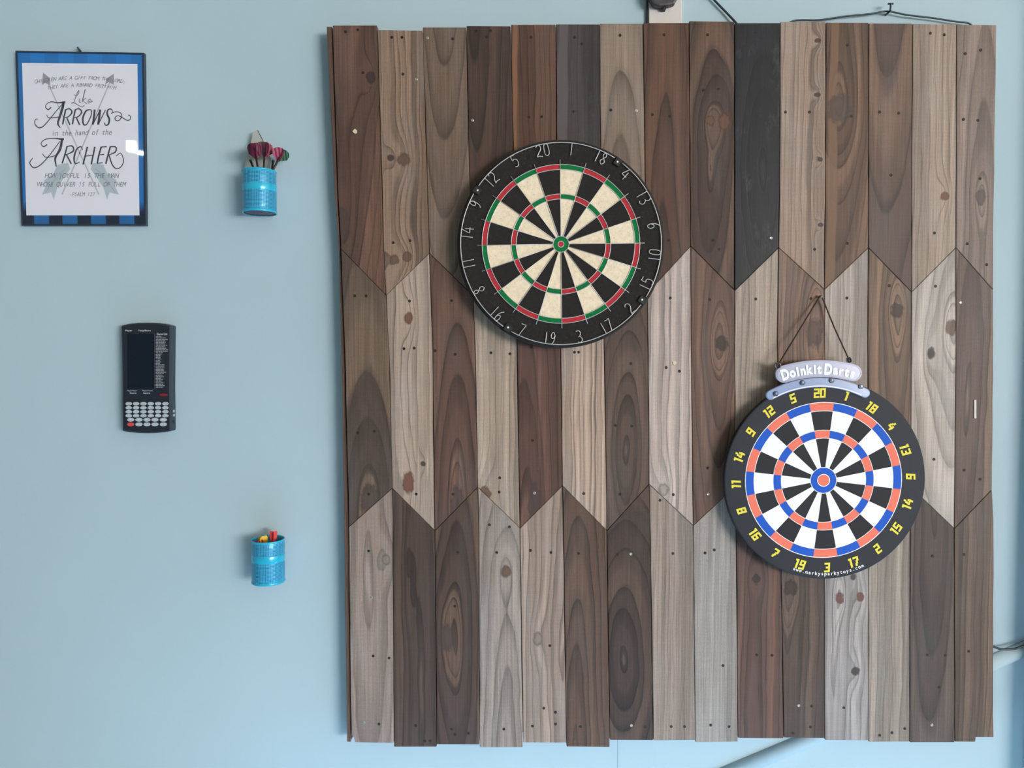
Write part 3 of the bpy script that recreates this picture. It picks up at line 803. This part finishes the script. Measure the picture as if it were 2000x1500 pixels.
PQ = [(43, 123), (268, 125), (272, 420.5), (51.5, 420.5)]
M['paper'] = simple('white_paper', (226, 226, 236), .7)
paper = slab('paper', PQ, FY+.0014, FY+.0022, M['paper'], fp)
IY = FY+.0012
M['ink'] = simple('charcoal_ink', (62, 62, 78), .7)
M['ink2'] = simple('grey_ink', (112, 114, 124), .7)
M['ink3'] = simple('pale_grey_ink', (184, 186, 194), .7)
M['ink4'] = simple('grey_green_ink', (178, 190, 198), .7)
M['ink5'] = simple('mid_grey_ink', (150, 152, 162), .7)
# crossed arrows behind the lettering
cr = []
for (a, b) in (((88, 150), (193, 380)), ((219, 150), (121, 380))):
    cr.append(ribbon([a, b], 2.6))
flat('arrow_shaft', join(cr), IY, M['ink3'], paper)
hd = [([(84, 142), (97, 152), (98, 166), (88, 162), (82, 166)], [[0, 1, 2, 3, 4]]), ([(222, 144), (222, 166), (212, 160), (205, 166), (208, 154)], [[0, 1, 2, 3, 4]])]
flat('arrow_head', join(hd), IY-.00005, M['ink5'], paper)
ft = []
for sx, x0 in ((1, 0), (-1, 314)):
    mp = lambda x, y: (x0 + sx*x, y)
    for poly in ([(133, 318), (137, 330), (112, 366), (105, 390), (100, 376), (82, 380), (90, 362), (86, 352), (104, 340), (112, 322)],):
        ft.append(([mp(*p) for p in poly], [list(range(len(poly)))]))
flat('arrow_feather', join(ft), IY-.00005, M['ink4'], paper)
fl = []
for sx, x0 in ((1, 0), (-1, 314)):
    for i in range(5):
        fl.append(ribbon([(x0+sx*(128-i*8), 330+i*9), (x0+sx*(108-i*5), 345+i*8)], .8))
flat('feather_line', join(fl), IY-.0001, M['ink5'], paper)
def S(pts, wd, n=5): return ribbon(smoothpath([(p[0], p[1], 0) for p in pts], n), wd)
def zc(pts): return [(50 + x/9.524, 130 + y/9.524) for x, y in pts]
def za(pts): return [(x/3.75, 70 + y/3.75) for x, y in pts]
g = []
g.append(S(zc([(705,655),(690,760),(630,950),(600,1060),(645,1140)]), [4.6,5,4.2,3.4,1.6]))
g.append(S(zc([(690,690),(560,840),(430,1000),(330,1110),(250,1140),(180,1080),(175,1000),(230,970)]), [1.5,1.6,1.8,2,2.2,2,1.6,1.2]))
g.append(S(zc([(740,660),(600,672),(480,655),(400,690),(370,750),(420,800),(475,755)]), [4,2.2,1.6,1.4,1.6,2.2,2.4]))
g.append(S(zc([(390,900),(440,955),(620,940)]), [1.2,1.8,1.8]))
for dx_ in (0, 180):
    g.append(S(zc([(745+dx_,800),(715+dx_,940),(690+dx_,1075)]), 3))
    g.append(S(zc([(740+dx_,800),(820+dx_,788),(862+dx_,850),(800+dx_,930),(725+dx_,952)]), [1.8,2.4,3,2.2,1.5]))
    g.append(S(zc([(765+dx_,950),(800+dx_,1030),(825+dx_,1085)]), [2.4,3,2.4]))
g.append(S(zc([(1190,800),(1120,830),(1065,960),(1080,1075),(1140,1070),(1215,920),(1225,820),(1190,800)]), [2,3.2,3.6,3,2,2,2,2]))
g.append(S(zc([(1285,800),(1270,940),(1250,1080)]), 3.8)); g.append(S(zc([(1250,1080),(1320,940),(1392,800)]), 2))
g.append(S(zc([(1385,800),(1370,940),(1350,1080)]), 4.2)); g.append(S(zc([(1350,1080),(1420,940),(1485,810)]), 1.8))
g.append(S(zc([(1620,840),(1590,790),(1530,810),(1520,890),(1558,980),(1540,1070),(1490,1092),(1460,1040)]), [1.5,2,2.6,3.6,3.8,3,2.2,1.5]))
g.append(S(zc([(1590,870),(1680,840),(1760,860),(1790,920),(1740,1000),(1680,1000),(1665,950),(1720,915),(1800,950),(1890,1000),(1940,985),(1952,930),(1910,900)]), 1.7))
# ARCHER
g.append(S(za([(455,757),(440,830),(405,895),(412,958)]), [4.6,5,4,2]))
g.append(S(za([(440,772),(350,890),(290,950),(245,965),(218,930),(240,895)]), [1.6,1.8,2,2.2,2,1.4]))
g.append(S(za([(468,758),(400,752),(335,757),(302,785),(318,812),(345,796)]), [4,2,1.6,1.6,2,2.2]))
g.append(S(za([(310,863),(340,890),(415,876)]), [1.2,1.8,1.8]))
g.append(S(za([(492,808),(475,870),(455,935)]), 3)); g.append(S(za([(488,810),(530,808),(535,845),(472,876)]), [1.8,2.8,3,1.6])); g.append(S(za([(488,874),(505,905),(522,938)]), 2.8))
g.append(S(za([(605,835),(592,812),(562,830),(543,890),(550,935),(582,925)]), [1.6,2,3,3.4,2.6,1.6]))
g.append(S(za([(640,812),(625,875),(608,942)]), 3)); g.append(S(za([(695,812),(682,875),(668,942)]), 3)); g.append(S(za([(618,882),(684,874)]), 1.8))
g.append(S(za([(742,812),(725,870),(712,935)]), 3)); g.append(S(za([(740,814),(782,812)]), 2)); g.append(S(za([(726,872),(762,868)]), 1.8)); g.append(S(za([(712,934),(752,930)]), 2))
g.append(S(za([(808,812),(792,870),(775,938)]), 3)); g.append(S(za([(806,812),(848,815),(845,850),(795,874)]), [1.8,2.6,2.8,1.6]))
g.append(S(za([(800,876),(820,940),(850,972),(885,960),(905,915),(885,860),(850,880)]), [2.4,2.4,2,2,1.8,1.6,1.4]))
flat('large_lettering', join(g), IY-.00015, M['ink'], paper)
g = []
g.append(S(zc([(905,520),(940,545),(985,500),(990,445),(965,480),(920,600),(895,665),(850,685),(900,672),(980,720),(1050,752),(1095,715)]), 1.5))
g.append(S(zc([(1012,590),(995,655),(1030,660)]), 1.5)); g.append(S(zc([(1110,420),(1080,540),(1050,665)]), 1.9)); g.append(S(zc([(1125,590),(1070,632),(1140,695)]), 1.5))
g.append(S(zc([(1155,655),(1215,640),(1205,605),(1165,630),(1170,680),(1245,645)]), 1.4))
flat('script_lettering', join(g), IY-.0001, M['ink2'], paper)
def arcline(s, cx, y, width, sag, sz, hgt, slope=0, off=0):
    gs = []; n = len(s)
    for i, ch in enumerate(s):
        u = (i+.5)/n - .5
        if ch == ' ': continue
        gs.append(place2d(textgeo(ch, 1, off, shear=.25), cx+u*width, y + sag*4*u*u + slope*u, -math.degrees(math.atan(8*sag*u/width + slope/width)), sz, hgt))
    return join(gs)
flat('small_lettering', arcline('CHILDREN ARE A GIFT FROM THE LORD,', 156, 152, 178, 8, 9.0, 10.5), IY-.0001, M['ink2'], paper)
flat('small_lettering', arcline('THEY ARE A REWARD FROM HIM', 159, 166, 134, 6, 8.6, 10), IY-.0001, M['ink2'], paper)
flat('small_lettering', arcline('in the hand of the', 159, 259, 118, 0, 13, 16, -2), IY-.0001, M['ink2'], paper)
flat('small_lettering', arcline('HOW JOYFUL IS THE MAN', 159, 343, 144, 0, 11, 14), IY-.0001, M['ink2'], paper)
flat('small_lettering', arcline('WHOSE QUIVER IS FULL OF THEM', 159, 360, 172, 0, 10, 13), IY-.0001, M['ink2'], paper)
flat('small_lettering', arcline('-PSALM 127', 160, 379.5, 50, 0, 8, 11), IY-.0001, M['ink2'], paper)
M['glass'] = NT('picture_glass').m
gb = M['glass'].node_tree; pb_ = gb.nodes['Principled BSDF']
tr_ = gb.nodes.new('ShaderNodeBsdfTransparent'); gl_ = gb.nodes.new('ShaderNodeBsdfGlossy'); gl_.inputs['Roughness'].default_value = .02
lw_ = gb.nodes.new('ShaderNodeLayerWeight'); lw_.inputs['Blend'].default_value = .5
pw_ = gb.nodes.new('ShaderNodeMath'); pw_.operation = 'POWER'; pw_.inputs[1].default_value = 5; gb.links.new(lw_.outputs['Facing'], pw_.inputs[0])
fr_ = gb.nodes.new('ShaderNodeMath'); fr_.operation = 'MULTIPLY_ADD'; fr_.inputs[1].default_value = .96; fr_.inputs[2].default_value = .04; gb.links.new(pw_.outputs[0], fr_.inputs[0])
mx_ = gb.nodes.new('ShaderNodeMixShader')
gb.links.new(fr_.outputs[0], mx_.inputs[0]); gb.links.new(tr_.outputs[0], mx_.inputs[1]); gb.links.new(gl_.outputs[0], mx_.inputs[2])
gb.links.new(mx_.outputs[0], gb.nodes['Material Output'].inputs[0])
gq = [P(a, b, FY+.0004) for a, b in inset(FQ, 2.8)]
go = mobj('glass', gq, [[0, 1, 2, 3]], M['glass'], fp)
if go.data.polygons[0].normal.y > 0: go.data.flip_normals()
tube('hanging_pin', [P(151, 92, -.012), P(158, 101, -.004)], .0022, M['frame'], fp, 8)

# ================================================================ electronic scorer
EY = -.027
es = thing('dart_scorer', P(290, 845, 0), 'black electronic dart scorer with dark screen and oval grey keys on wall', 'scorer')
M['sc_body'] = simple('charcoal_plastic', (44, 52, 64), .42)
M['sc_face'] = simple('black_face_plastic', (28, 34, 44), .4)
M['sc_screen'] = simple('dark_screen', (13, 24, 38), .12, spec=.6)
M['key'] = simple('grey_rubber_key', (176, 186, 194), .5)
M['redkey'] = simple('red_rubber_key', (206, 70, 74), .5)
M['print'] = simple('white_print_ink', (206, 210, 218), .6)
outl = [(236.5, 636), (250, 632.5), (270, 630.5), (288, 630), (306, 630.6), (322, 632.4), (334, 636), (333.4, 700), (333, 760), (334, 842), (320, 844.6), (304, 846), (288, 846.5), (270, 846), (254, 844.6), (239, 842), (238.5, 790), (238.6, 730), (237.6, 680)]
slab('body', outl, EY, -.0005, M['sc_body'], es, None, .003, 2)
face = [(x + (2.2 if x < 286 else -2.2), y + (2.6 if y < 740 else -2.6)) for x, y in outl]
slab('face', face, EY-.0008, EY+.002, M['sc_face'], es, None, .0005)
slab('screen', [(248.5, 652), (302, 652), (302, 759), (248.5, 759)], EY-.0016, EY+.001, M['sc_screen'], es, None, .0004)
kx6 = [250.7 + i*(322.3-250.7)/5 for i in range(6)]
keys = [(x, y, 'key') for y in (788.5, 796.5, 804.3, 812) for x in kx6] + [(x, 819.8, 'key') for x in (254.5, 270.7, 286.3, 301.9, 318.3)] + [(x, 828.8, 'redkey' if i == 0 else 'key') for i, x in enumerate((254.5, 270.7, 286.3, 301.9, 318.3))]
for x, y, m in keys:
    rx, ry = (6.3, 3.5) if y < 815 else (7.0, 3.9)
    slab('key', [(x+rx*math.cos(q), y+ry*math.sin(q)) for q in [i*math.pi/8 for i in range(16)]], EY-.0032, EY, M[m], es, None, .0009, 1)
slab('power_button', [(319+8*math.cos(q), 771.3+2.8*math.sin(q)) for q in [i*math.pi/8 for i in range(16)]], EY-.0028, EY, simple('dark_red_button', (130, 32, 38), .4), es, None, .0006)
def tx(s, x, y, w_, h_, nm='printed_text'):
    g2 = textgeo(s, 1, .01); xs = [v[0] for v in g2[0]]; ys2 = [v[1] for v in g2[0]]
    k1 = w_/(max(xs)-min(xs)); k2 = h_/(max(ys2)-min(ys2)); mx = (min(xs)+max(xs))/2; my = (min(ys2)+max(ys2))/2
    return place2d(([( (v[0]-mx), v[1]-my) for v in g2[0]], g2[1]), x, y, 0, k1, k2)
flat('printed_text', join([tx('Player', 251.5, 646, 13.5, 4.2), tx('Temp/Score', 282, 646, 24.5, 4.2), tx('Game List', 316.5, 652.3, 20.5, 4), tx('Player/Team', 258, 763.5, 19, 2.6), tx('Score', 260, 767.5, 13, 3), tx('Player/Team', 288, 763.5, 20, 2.6), tx('Score', 286.5, 767.5, 13, 3)]), EY-.0012, M['print'], es)
rnd = random.Random(5); gl = []
lens = [12,20,23,18,19,18,22,18,20,24,23,13,11,9,9,9,8,10,8,17,16,17,16,16,21,16,13,16,10,14,12,16,14,18,15]
yy = 657.0
for L_ in lens:
    x = 304.5
    while x < 304.5+L_:
        ww = min(rnd.uniform(2.5, 6), 304.5+L_-x)
        gl.append(([(x, yy-.75), (x+ww, yy-.75), (x+ww, yy+.75), (x, yy+.75)], [[0, 1, 2, 3]])); x += ww+.9
    yy += 2.92
flat('game_list_print', join(gl), EY-.0012, simple('grey_print_ink', (150, 154, 162), .6), es)['kind'] = 'stuff'
for yv in (803, 811):
    c_ = P(338.5, yv, -.015)
    xr = P(334, 800, EY).x
    tube('side_button', [Vector((xr-.002, -.014, c_.z)), Vector((xr+.002, -.014, c_.z))], .0034, simple('pale_side_button', (150, 158, 166), .5), es, 10)
c_ = P(338.5, 824, -.015)
tube('side_socket', [Vector((xr-.002, -.014, c_.z)), Vector((xr+.0006, -.014, c_.z))], .0036, M['band'], es, 10)

# ================================================================ two blue mesh cups and what stands in them
def mesh_metal():
    k = NT('blue_perforated_metal'); tc = k.n('ShaderNodeTexCoord').outputs['UV']
    sep = k.n('ShaderNodeSeparateXYZ'); k.l(tc, sep.inputs[0])
    u = k.math('MULTIPLY', sep.outputs[0], 2*math.pi*32); v = k.math('MULTIPLY', sep.outputs[1], 2*math.pi*16)
    s1 = k.math('SINE', k.math('ADD', u, v)); s2 = k.math('SINE', k.math('SUBTRACT', u, v))
    hole = k.maprange(k.math('MULTIPLY', s1, s2), .05, .45, 0, 1, True)
    hz = k.math('MULTIPLY', k.maprange(sep.outputs[1], .04, .07, 0, 1), k.maprange(sep.outputs[1], .93, .96, 1, 0))
    hole = k.math('MULTIPLY', hole, hz)
    col = k.mix(k.math('MULTIPLY', hole, .9), lin((66, 172, 214)), lin((14, 62, 92)))
    k.l(col, k.b.inputs['Base Color']); k.b.inputs['Roughness'].default_value = .3; k.b.inputs['Metallic'].default_value = .15
    k.bump(k.math('SUBTRACT', 1.0, hole), .4, .001); return k.m
M['mesh'] = mesh_metal()
M['blueband'] = simple('glossy_turquoise_metal', (44, 178, 214), .22, .1, spec=.6)
M['canbase'] = simple('dull_purple_base', (86, 84, 96), .6)
def cup(px, py_top, py_bot, rpx, label):
    yc = -.0375
    m_ = (yc-CAM.y)/FPX
    R = rpx*m_
    t = P(px, py_top, yc); b = P(px, py_bot, yc)
    lean = t.x*0
    th = thing('mesh_cup', b, label, 'cup', 'blue mesh cups on the wall')
    x, z0, z1 = b.x, b.z, t.z
    n = 48
    def lathe(name, prof, mat, uv=False, parent=th):
        V = []; F = []
        for rr, zz in prof:
            for i in range(n):
                q = 2*math.pi*i/n; V.append((x + rr*math.sin(q), yc - rr*math.cos(q), zz))
        for j in range(len(prof)-1):
            for i in range(n): F.append([j*n+i, j*n+(i+1) % n, (j+1)*n+(i+1) % n, (j+1)*n+i])
        o = mobj(name, V, F, mat, parent, None, True)
        if uv:
            ul = o.data.uv_layers.new(name='uv')
            for p in o.data.polygons:
                j, i = divmod(p.index, n)
                cs = {j*n+i: (i/n, j), j*n+(i+1) % n: ((i+1)/n, j), (j+1)*n+(i+1) % n: ((i+1)/n, j+1), (j+1)*n+i: (i/n, j+1)}
                for li in p.loop_indices:
                    u_, jj = cs[o.data.loops[li].vertex_index]
                    zz = prof[jj][1]; ul.data[li].uv = (u_, (zz-z0)/(z1-z0))
        return o
    H = z1-z0
    wallp = [(R-.0012, z0), (R, z0+.001)] + [(R, z0+H*i/6) for i in range(1, 6)] + [(R, z1-.001), (R-.0006, z1), (R-.0012, z1-.001), (R-.0012, z0+.002)]
    lathe('mesh_wall', wallp, M['mesh'], True)
    lathe('band', [(R+.0001, z0+H*.50), (R+.0003, z0+H*.505), (R+.0003, z0+H*.655), (R+.0001, z0+H*.66)], M['blueband'])
    lathe('top_rim', [(R-.0018, z1-.002), (R+.0004, z1-.003), (R+.0009, z1-.001), (R+.0005, z1+.001), (R-.0012, z1+.001), (R-.0018, z1-.002)], M['blueband'])
    lathe('bottom_rim', [(R-.001, z0+.005), (R+.0005, z0+.004), (R+.0009, z0+.001), (R+.0006, z0-.001), (R-.002, z0-.0008)], M['blueband'])
    lathe('base', [(.0001, z0+.0005), (R-.001, z0+.0005), (R-.001, z0+.002), (.0001, z0+.002)], M['canbase'])
    box('mounting_pad', (x-.012, yc+R-.0015, z0+H*.3), (x+.012, -.0002, z1-H*.15), M['stud'], th)
    return th, x, yc, R, z0, z1
c1 = cup(507.5, 335, 416, 31.5, 'blue mesh cup near the framed print holding darts with pink flights')
c2 = cup(524.5, 1053, 1135, 31.5, 'blue mesh cup lowest on the wall holding red and yellow darts')

M['shaft'] = simple('black_dart_shaft', (24, 22, 26), .35)
def pink_mat(name, c1_, c2_, sc):
    k = NT(name); tc = k.n('ShaderNodeTexCoord').outputs['Object']
    wv = k.n('ShaderNodeTexWave'); wv.inputs['Scale'].default_value = sc; wv.inputs['Distortion'].default_value = 3; k.l(tc, wv.inputs['Vector'])
    k.l(k.mix(k.maprange(wv.outputs['Fac'], .3, .7, 0, 1), lin(c1_), lin(c2_)), k.b.inputs['Base Color']); k.b.inputs['Roughness'].default_value = .25
    return k.m
M['fl_pink'] = pink_mat('pink_flight_foil', (186, 90, 110), (118, 44, 72), 45)
M['fl_dark'] = pink_mat('maroon_flight_foil', (84, 30, 56), (44, 24, 38), 40)
M['fl_green'] = pink_mat('green_flight_foil', (64, 112, 72), (28, 52, 46), 50)
def dart(cupd, tip_px, top_px, y_tip, y_top, label, mats, roll=.6, fs=1.0):
    _, x, yc, R, z0, z1 = cupd
    top = P(top_px[0], top_px[1], y_top); bot = P(tip_px[0], tip_px[1], y_tip)
    ax = (top-bot).normalized()
    low = bot - ax*max(0.0, (bot.z - (z0+.006))/ax.z)
    low.x = max(min(low.x, x+R-.014), x-R+.014); low.y = max(min(low.y, yc+R-.008), yc-R+.008)
    d_ = thing('dart', low, label, 'dart', 'darts in the upper cup')
    ax = (top-low).normalized(); ln = (top-low).length
    tube('barrel', [low+ax*.012, low+ax*.018, low+ax*.05, low+ax*.055], [.0015, .0032, .0032, .002], M['nail_shiny'], d_, 8)
    tube('point', [low, low+ax*.014], [.0004, .001], M['nail_shiny'], d_, 6)
    tube('shaft', [low+ax*.053, low+ax*(ln-.004)], [.0026, .0022], M['shaft'], d_, 8)
    ref = Vector((0, 1, 0)); u = ax.cross(ref).normalized(); v = u.cross(ax).normalized()
    L_ = .036*fs; W_ = .021*fs
    prof = [(0, .0015), (.18, .35), (.42, .95), (.72, 1.0), (.9, .8), (1.0, .45), (1.0, .0)]
    base = top - ax*L_*.5
    for i in range(4):
        q = roll + i*math.pi/2
        dr = u*math.cos(q) + v*math.sin(q); nn = ax.cross(dr).normalized()*.00025
        lp = [base + ax*L_*t_ + dr*W_*w_ for t_, w_ in prof] + [base]
        prism('flight', [p+nn for p in lp], [p-nn for p in lp], mats[i % len(mats)], d_)
    return d_
PK, DK, GR = M['fl_pink'], M['fl_dark'], M['fl_green']
dart(c1, (504, 330), (498, 296), -.050, -.058, 'dart with pink and dark green flight, leftmost in the upper cup', [GR, PK, PK, DK], .5)
dart(c1, (515, 330), (517, 294), -.048, -.052, 'upright dart with pink and maroon flight in the middle of the upper cup', [DK, PK, PK, DK], .75)
dart(c1, (529, 331), (547, 304), -.040, -.048, 'dart with pink and bright green flight leaning right in the upper cup', [GR, GR, PK, PK], .9, .92)
def bare(cupd, top_px, bot_px, y, label):
    _, x, yc, R, z0, z1 = cupd
    a_ = P(top_px[0], top_px[1], y); b_ = P(bot_px[0], bot_px[1], y); ax = (a_-b_).normalized()
    low = a_ - ax*.075
    low.x = max(min(low.x, x+R-.006), x-R+.006)
    o = thing('dart_shaft', low, label, 'dart shaft', 'darts in the upper cup')
    tube('stem', [low, a_], .0026, M['shaft'], o, 8)
    tube('tip_collar', [a_-(a_-low).normalized()*.003, a_+(a_-low).normalized()*.001], .0031, M['shaft'], o, 8)
bare(c1, (489, 313), (495, 328), -.052, 'bare black dart shaft leaning left in the upper cup')
bare(c1, (533.5, 314), (531.5, 330), -.044, 'bare black dart shaft between the pink flights in the upper cup')
# pale pointed plastic card behind the darts
M['card'] = simple('pale_clear_plastic', (206, 208, 204), .15, spec=.7, Transmission_Weight=.35)
pcard = slab('plastic_card', [(476, 345), (478, 322), (489, 285), (494, 258), (503, 253), (517, 278), (529, 310), (531, 345)], -.020, -.0192, M['card'])
tag(pcard, 'pale translucent pointed plastic card standing behind the pink darts', 'plastic card')
tube('fold_line', [P(503.5, 255, -.0205), P(515, 278, -.0205)], .0006, M['wire'], pcard, 6)

def fin_dart(top, low, label, mat, tw, wpx=.010):
    o = thing('soft_dart', low, label, 'dart', 'darts in the lower cup')
    ax = (top-low).normalized(); u = ax.cross(Vector((0, 1, 0))).normalized(); v = u.cross(ax).normalized()
    ln = (top-low).length
    tube('stem', [low, low+ax*.006, low+ax*(ln-.03), low+ax*(ln-.026)], [.003, .0055, .0045, .003], mat, o, 10)
    for i in range(3):
        q = tw + i*2*math.pi/3; dr = u*math.cos(q)+v*math.sin(q); nn = ax.cross(dr).normalized()*.0009
        b_ = top - ax*.032
        lp = [b_, b_+ax*.010+dr*wpx*.75, b_+ax*.028+dr*wpx, b_+ax*.032+dr*wpx*.85, b_+ax*.032]
        prism('fin', [p+nn for p in lp], [p-nn for p in lp], mat, o, None, .0003)
_, x, yc, R, z0, z1 = c2
M['redp'] = simple('coral_red_plastic', (228, 76, 82), .35); M['yelp'] = simple('yellow_plastic', (238, 200, 60), .35); M['crim'] = simple('crimson_plastic', (196, 40, 66), .35)
fin_dart(P(534.5, 1038, -.040), Vector((x+.008, yc, z0+.006)), 'coral red dart standing tallest in the lower cup', M['redp'], .1)
fin_dart(P(511, 1048, -.042), Vector((x-.004, yc+.008, z0+.006)), 'yellow dart leaning left in the lower cup', M['yelp'], .5, .013)
fin_dart(P(504, 1056.5, -.055), Vector((x-.006, yc-.010, z0+.006)), 'crimson dart low at the front left of the lower cup', M['crim'], .2, .013)

# ================================================================ socket and cables
M['socket'] = simple('white_socket_plastic', (214, 206, 202), .35)
so = thing('wall_socket', P(1300, 45, 0), 'white wall socket with a dark plug above the timber panel', 'socket')
slab('plate', [(1267, -78), (1332, -78), (1332.5, 58), (1267.5, 58)], -.011, -.0002, M['socket'], so, None, .002, 2)
c_ = P(1298, 4, -.011)
annulus('socket_ring', c_, .0155, .0172, -.0122, -.0105, M['socket'], so, 36)
for dx_ in (-.006, .006):
    box('socket_hole', (c_.x+dx_-.002, -.0116, c_.z-.004), (c_.x+dx_+.002, -.010, c_.z+.004), M['band'], so)
pg = thing('power_plug', P(1300, 0, -.02), 'dark grey plug pushed into the white socket', 'plug')
M['plug'] = simple('dark_grey_plug', (66, 62, 68), .45)
YP = -.032
fr = [P(a_, b_, YP) for a_, b_ in ((1268, -62), (1322, -62), (1326, -8), (1318, 7), (1304, 10), (1288, 11), (1276, 7), (1268, -6))]
bk = [Vector((p.x, -.0125, p.z)) for p in fr]
prism('plug_body', fr, bk, M['plug'], pg, None, .004, 2)
box('earth_tab', (P(1296, 10, YP).x, -.024, P(1296, 15, YP).z), (P(1302, 10, YP).x, -.0125, P(1296, 6, YP).z), M['band'], pg)
def cable(name, pts, r_, label, cat='cable'):
    V_ = smoothpath(pts, 6)
    o = tube(name, V_, r_, M['cable'], None, 8, False, pts[0]); tag(o, label, cat); return o
M['cable'] = simple('black_cable', (34, 48, 58), .5)
cable('power_cable', [P(1340, -60, -.008), P(1370, -28, -.008), P(1395, 0, -.008), P(1418, 24, -.008), P(1440, 48, -.010), P(1460, 80, -.010)], .0026, 'dark cable running down diagonally to the black top plank')
cable('power_cable', [P(1263.5, -70, -.005), P(1263.5, -20, -.005), P(1264, 20, -.005), P(1264.5, 70, -.005)], .0026, 'dark cable running straight down the left side of the white socket')
cable('power_cable', [P(1900, 1245, -.016), P(1938, 1262, -.022), P(1955, 1267.5, -.024), P(1975, 1268, -.024), P(1992, 1264, -.024), P(2040, 1246, -.022), P(2075, 1232, -.020)], .0026, 'dark cable sagging out from the lower right edge of the panel')
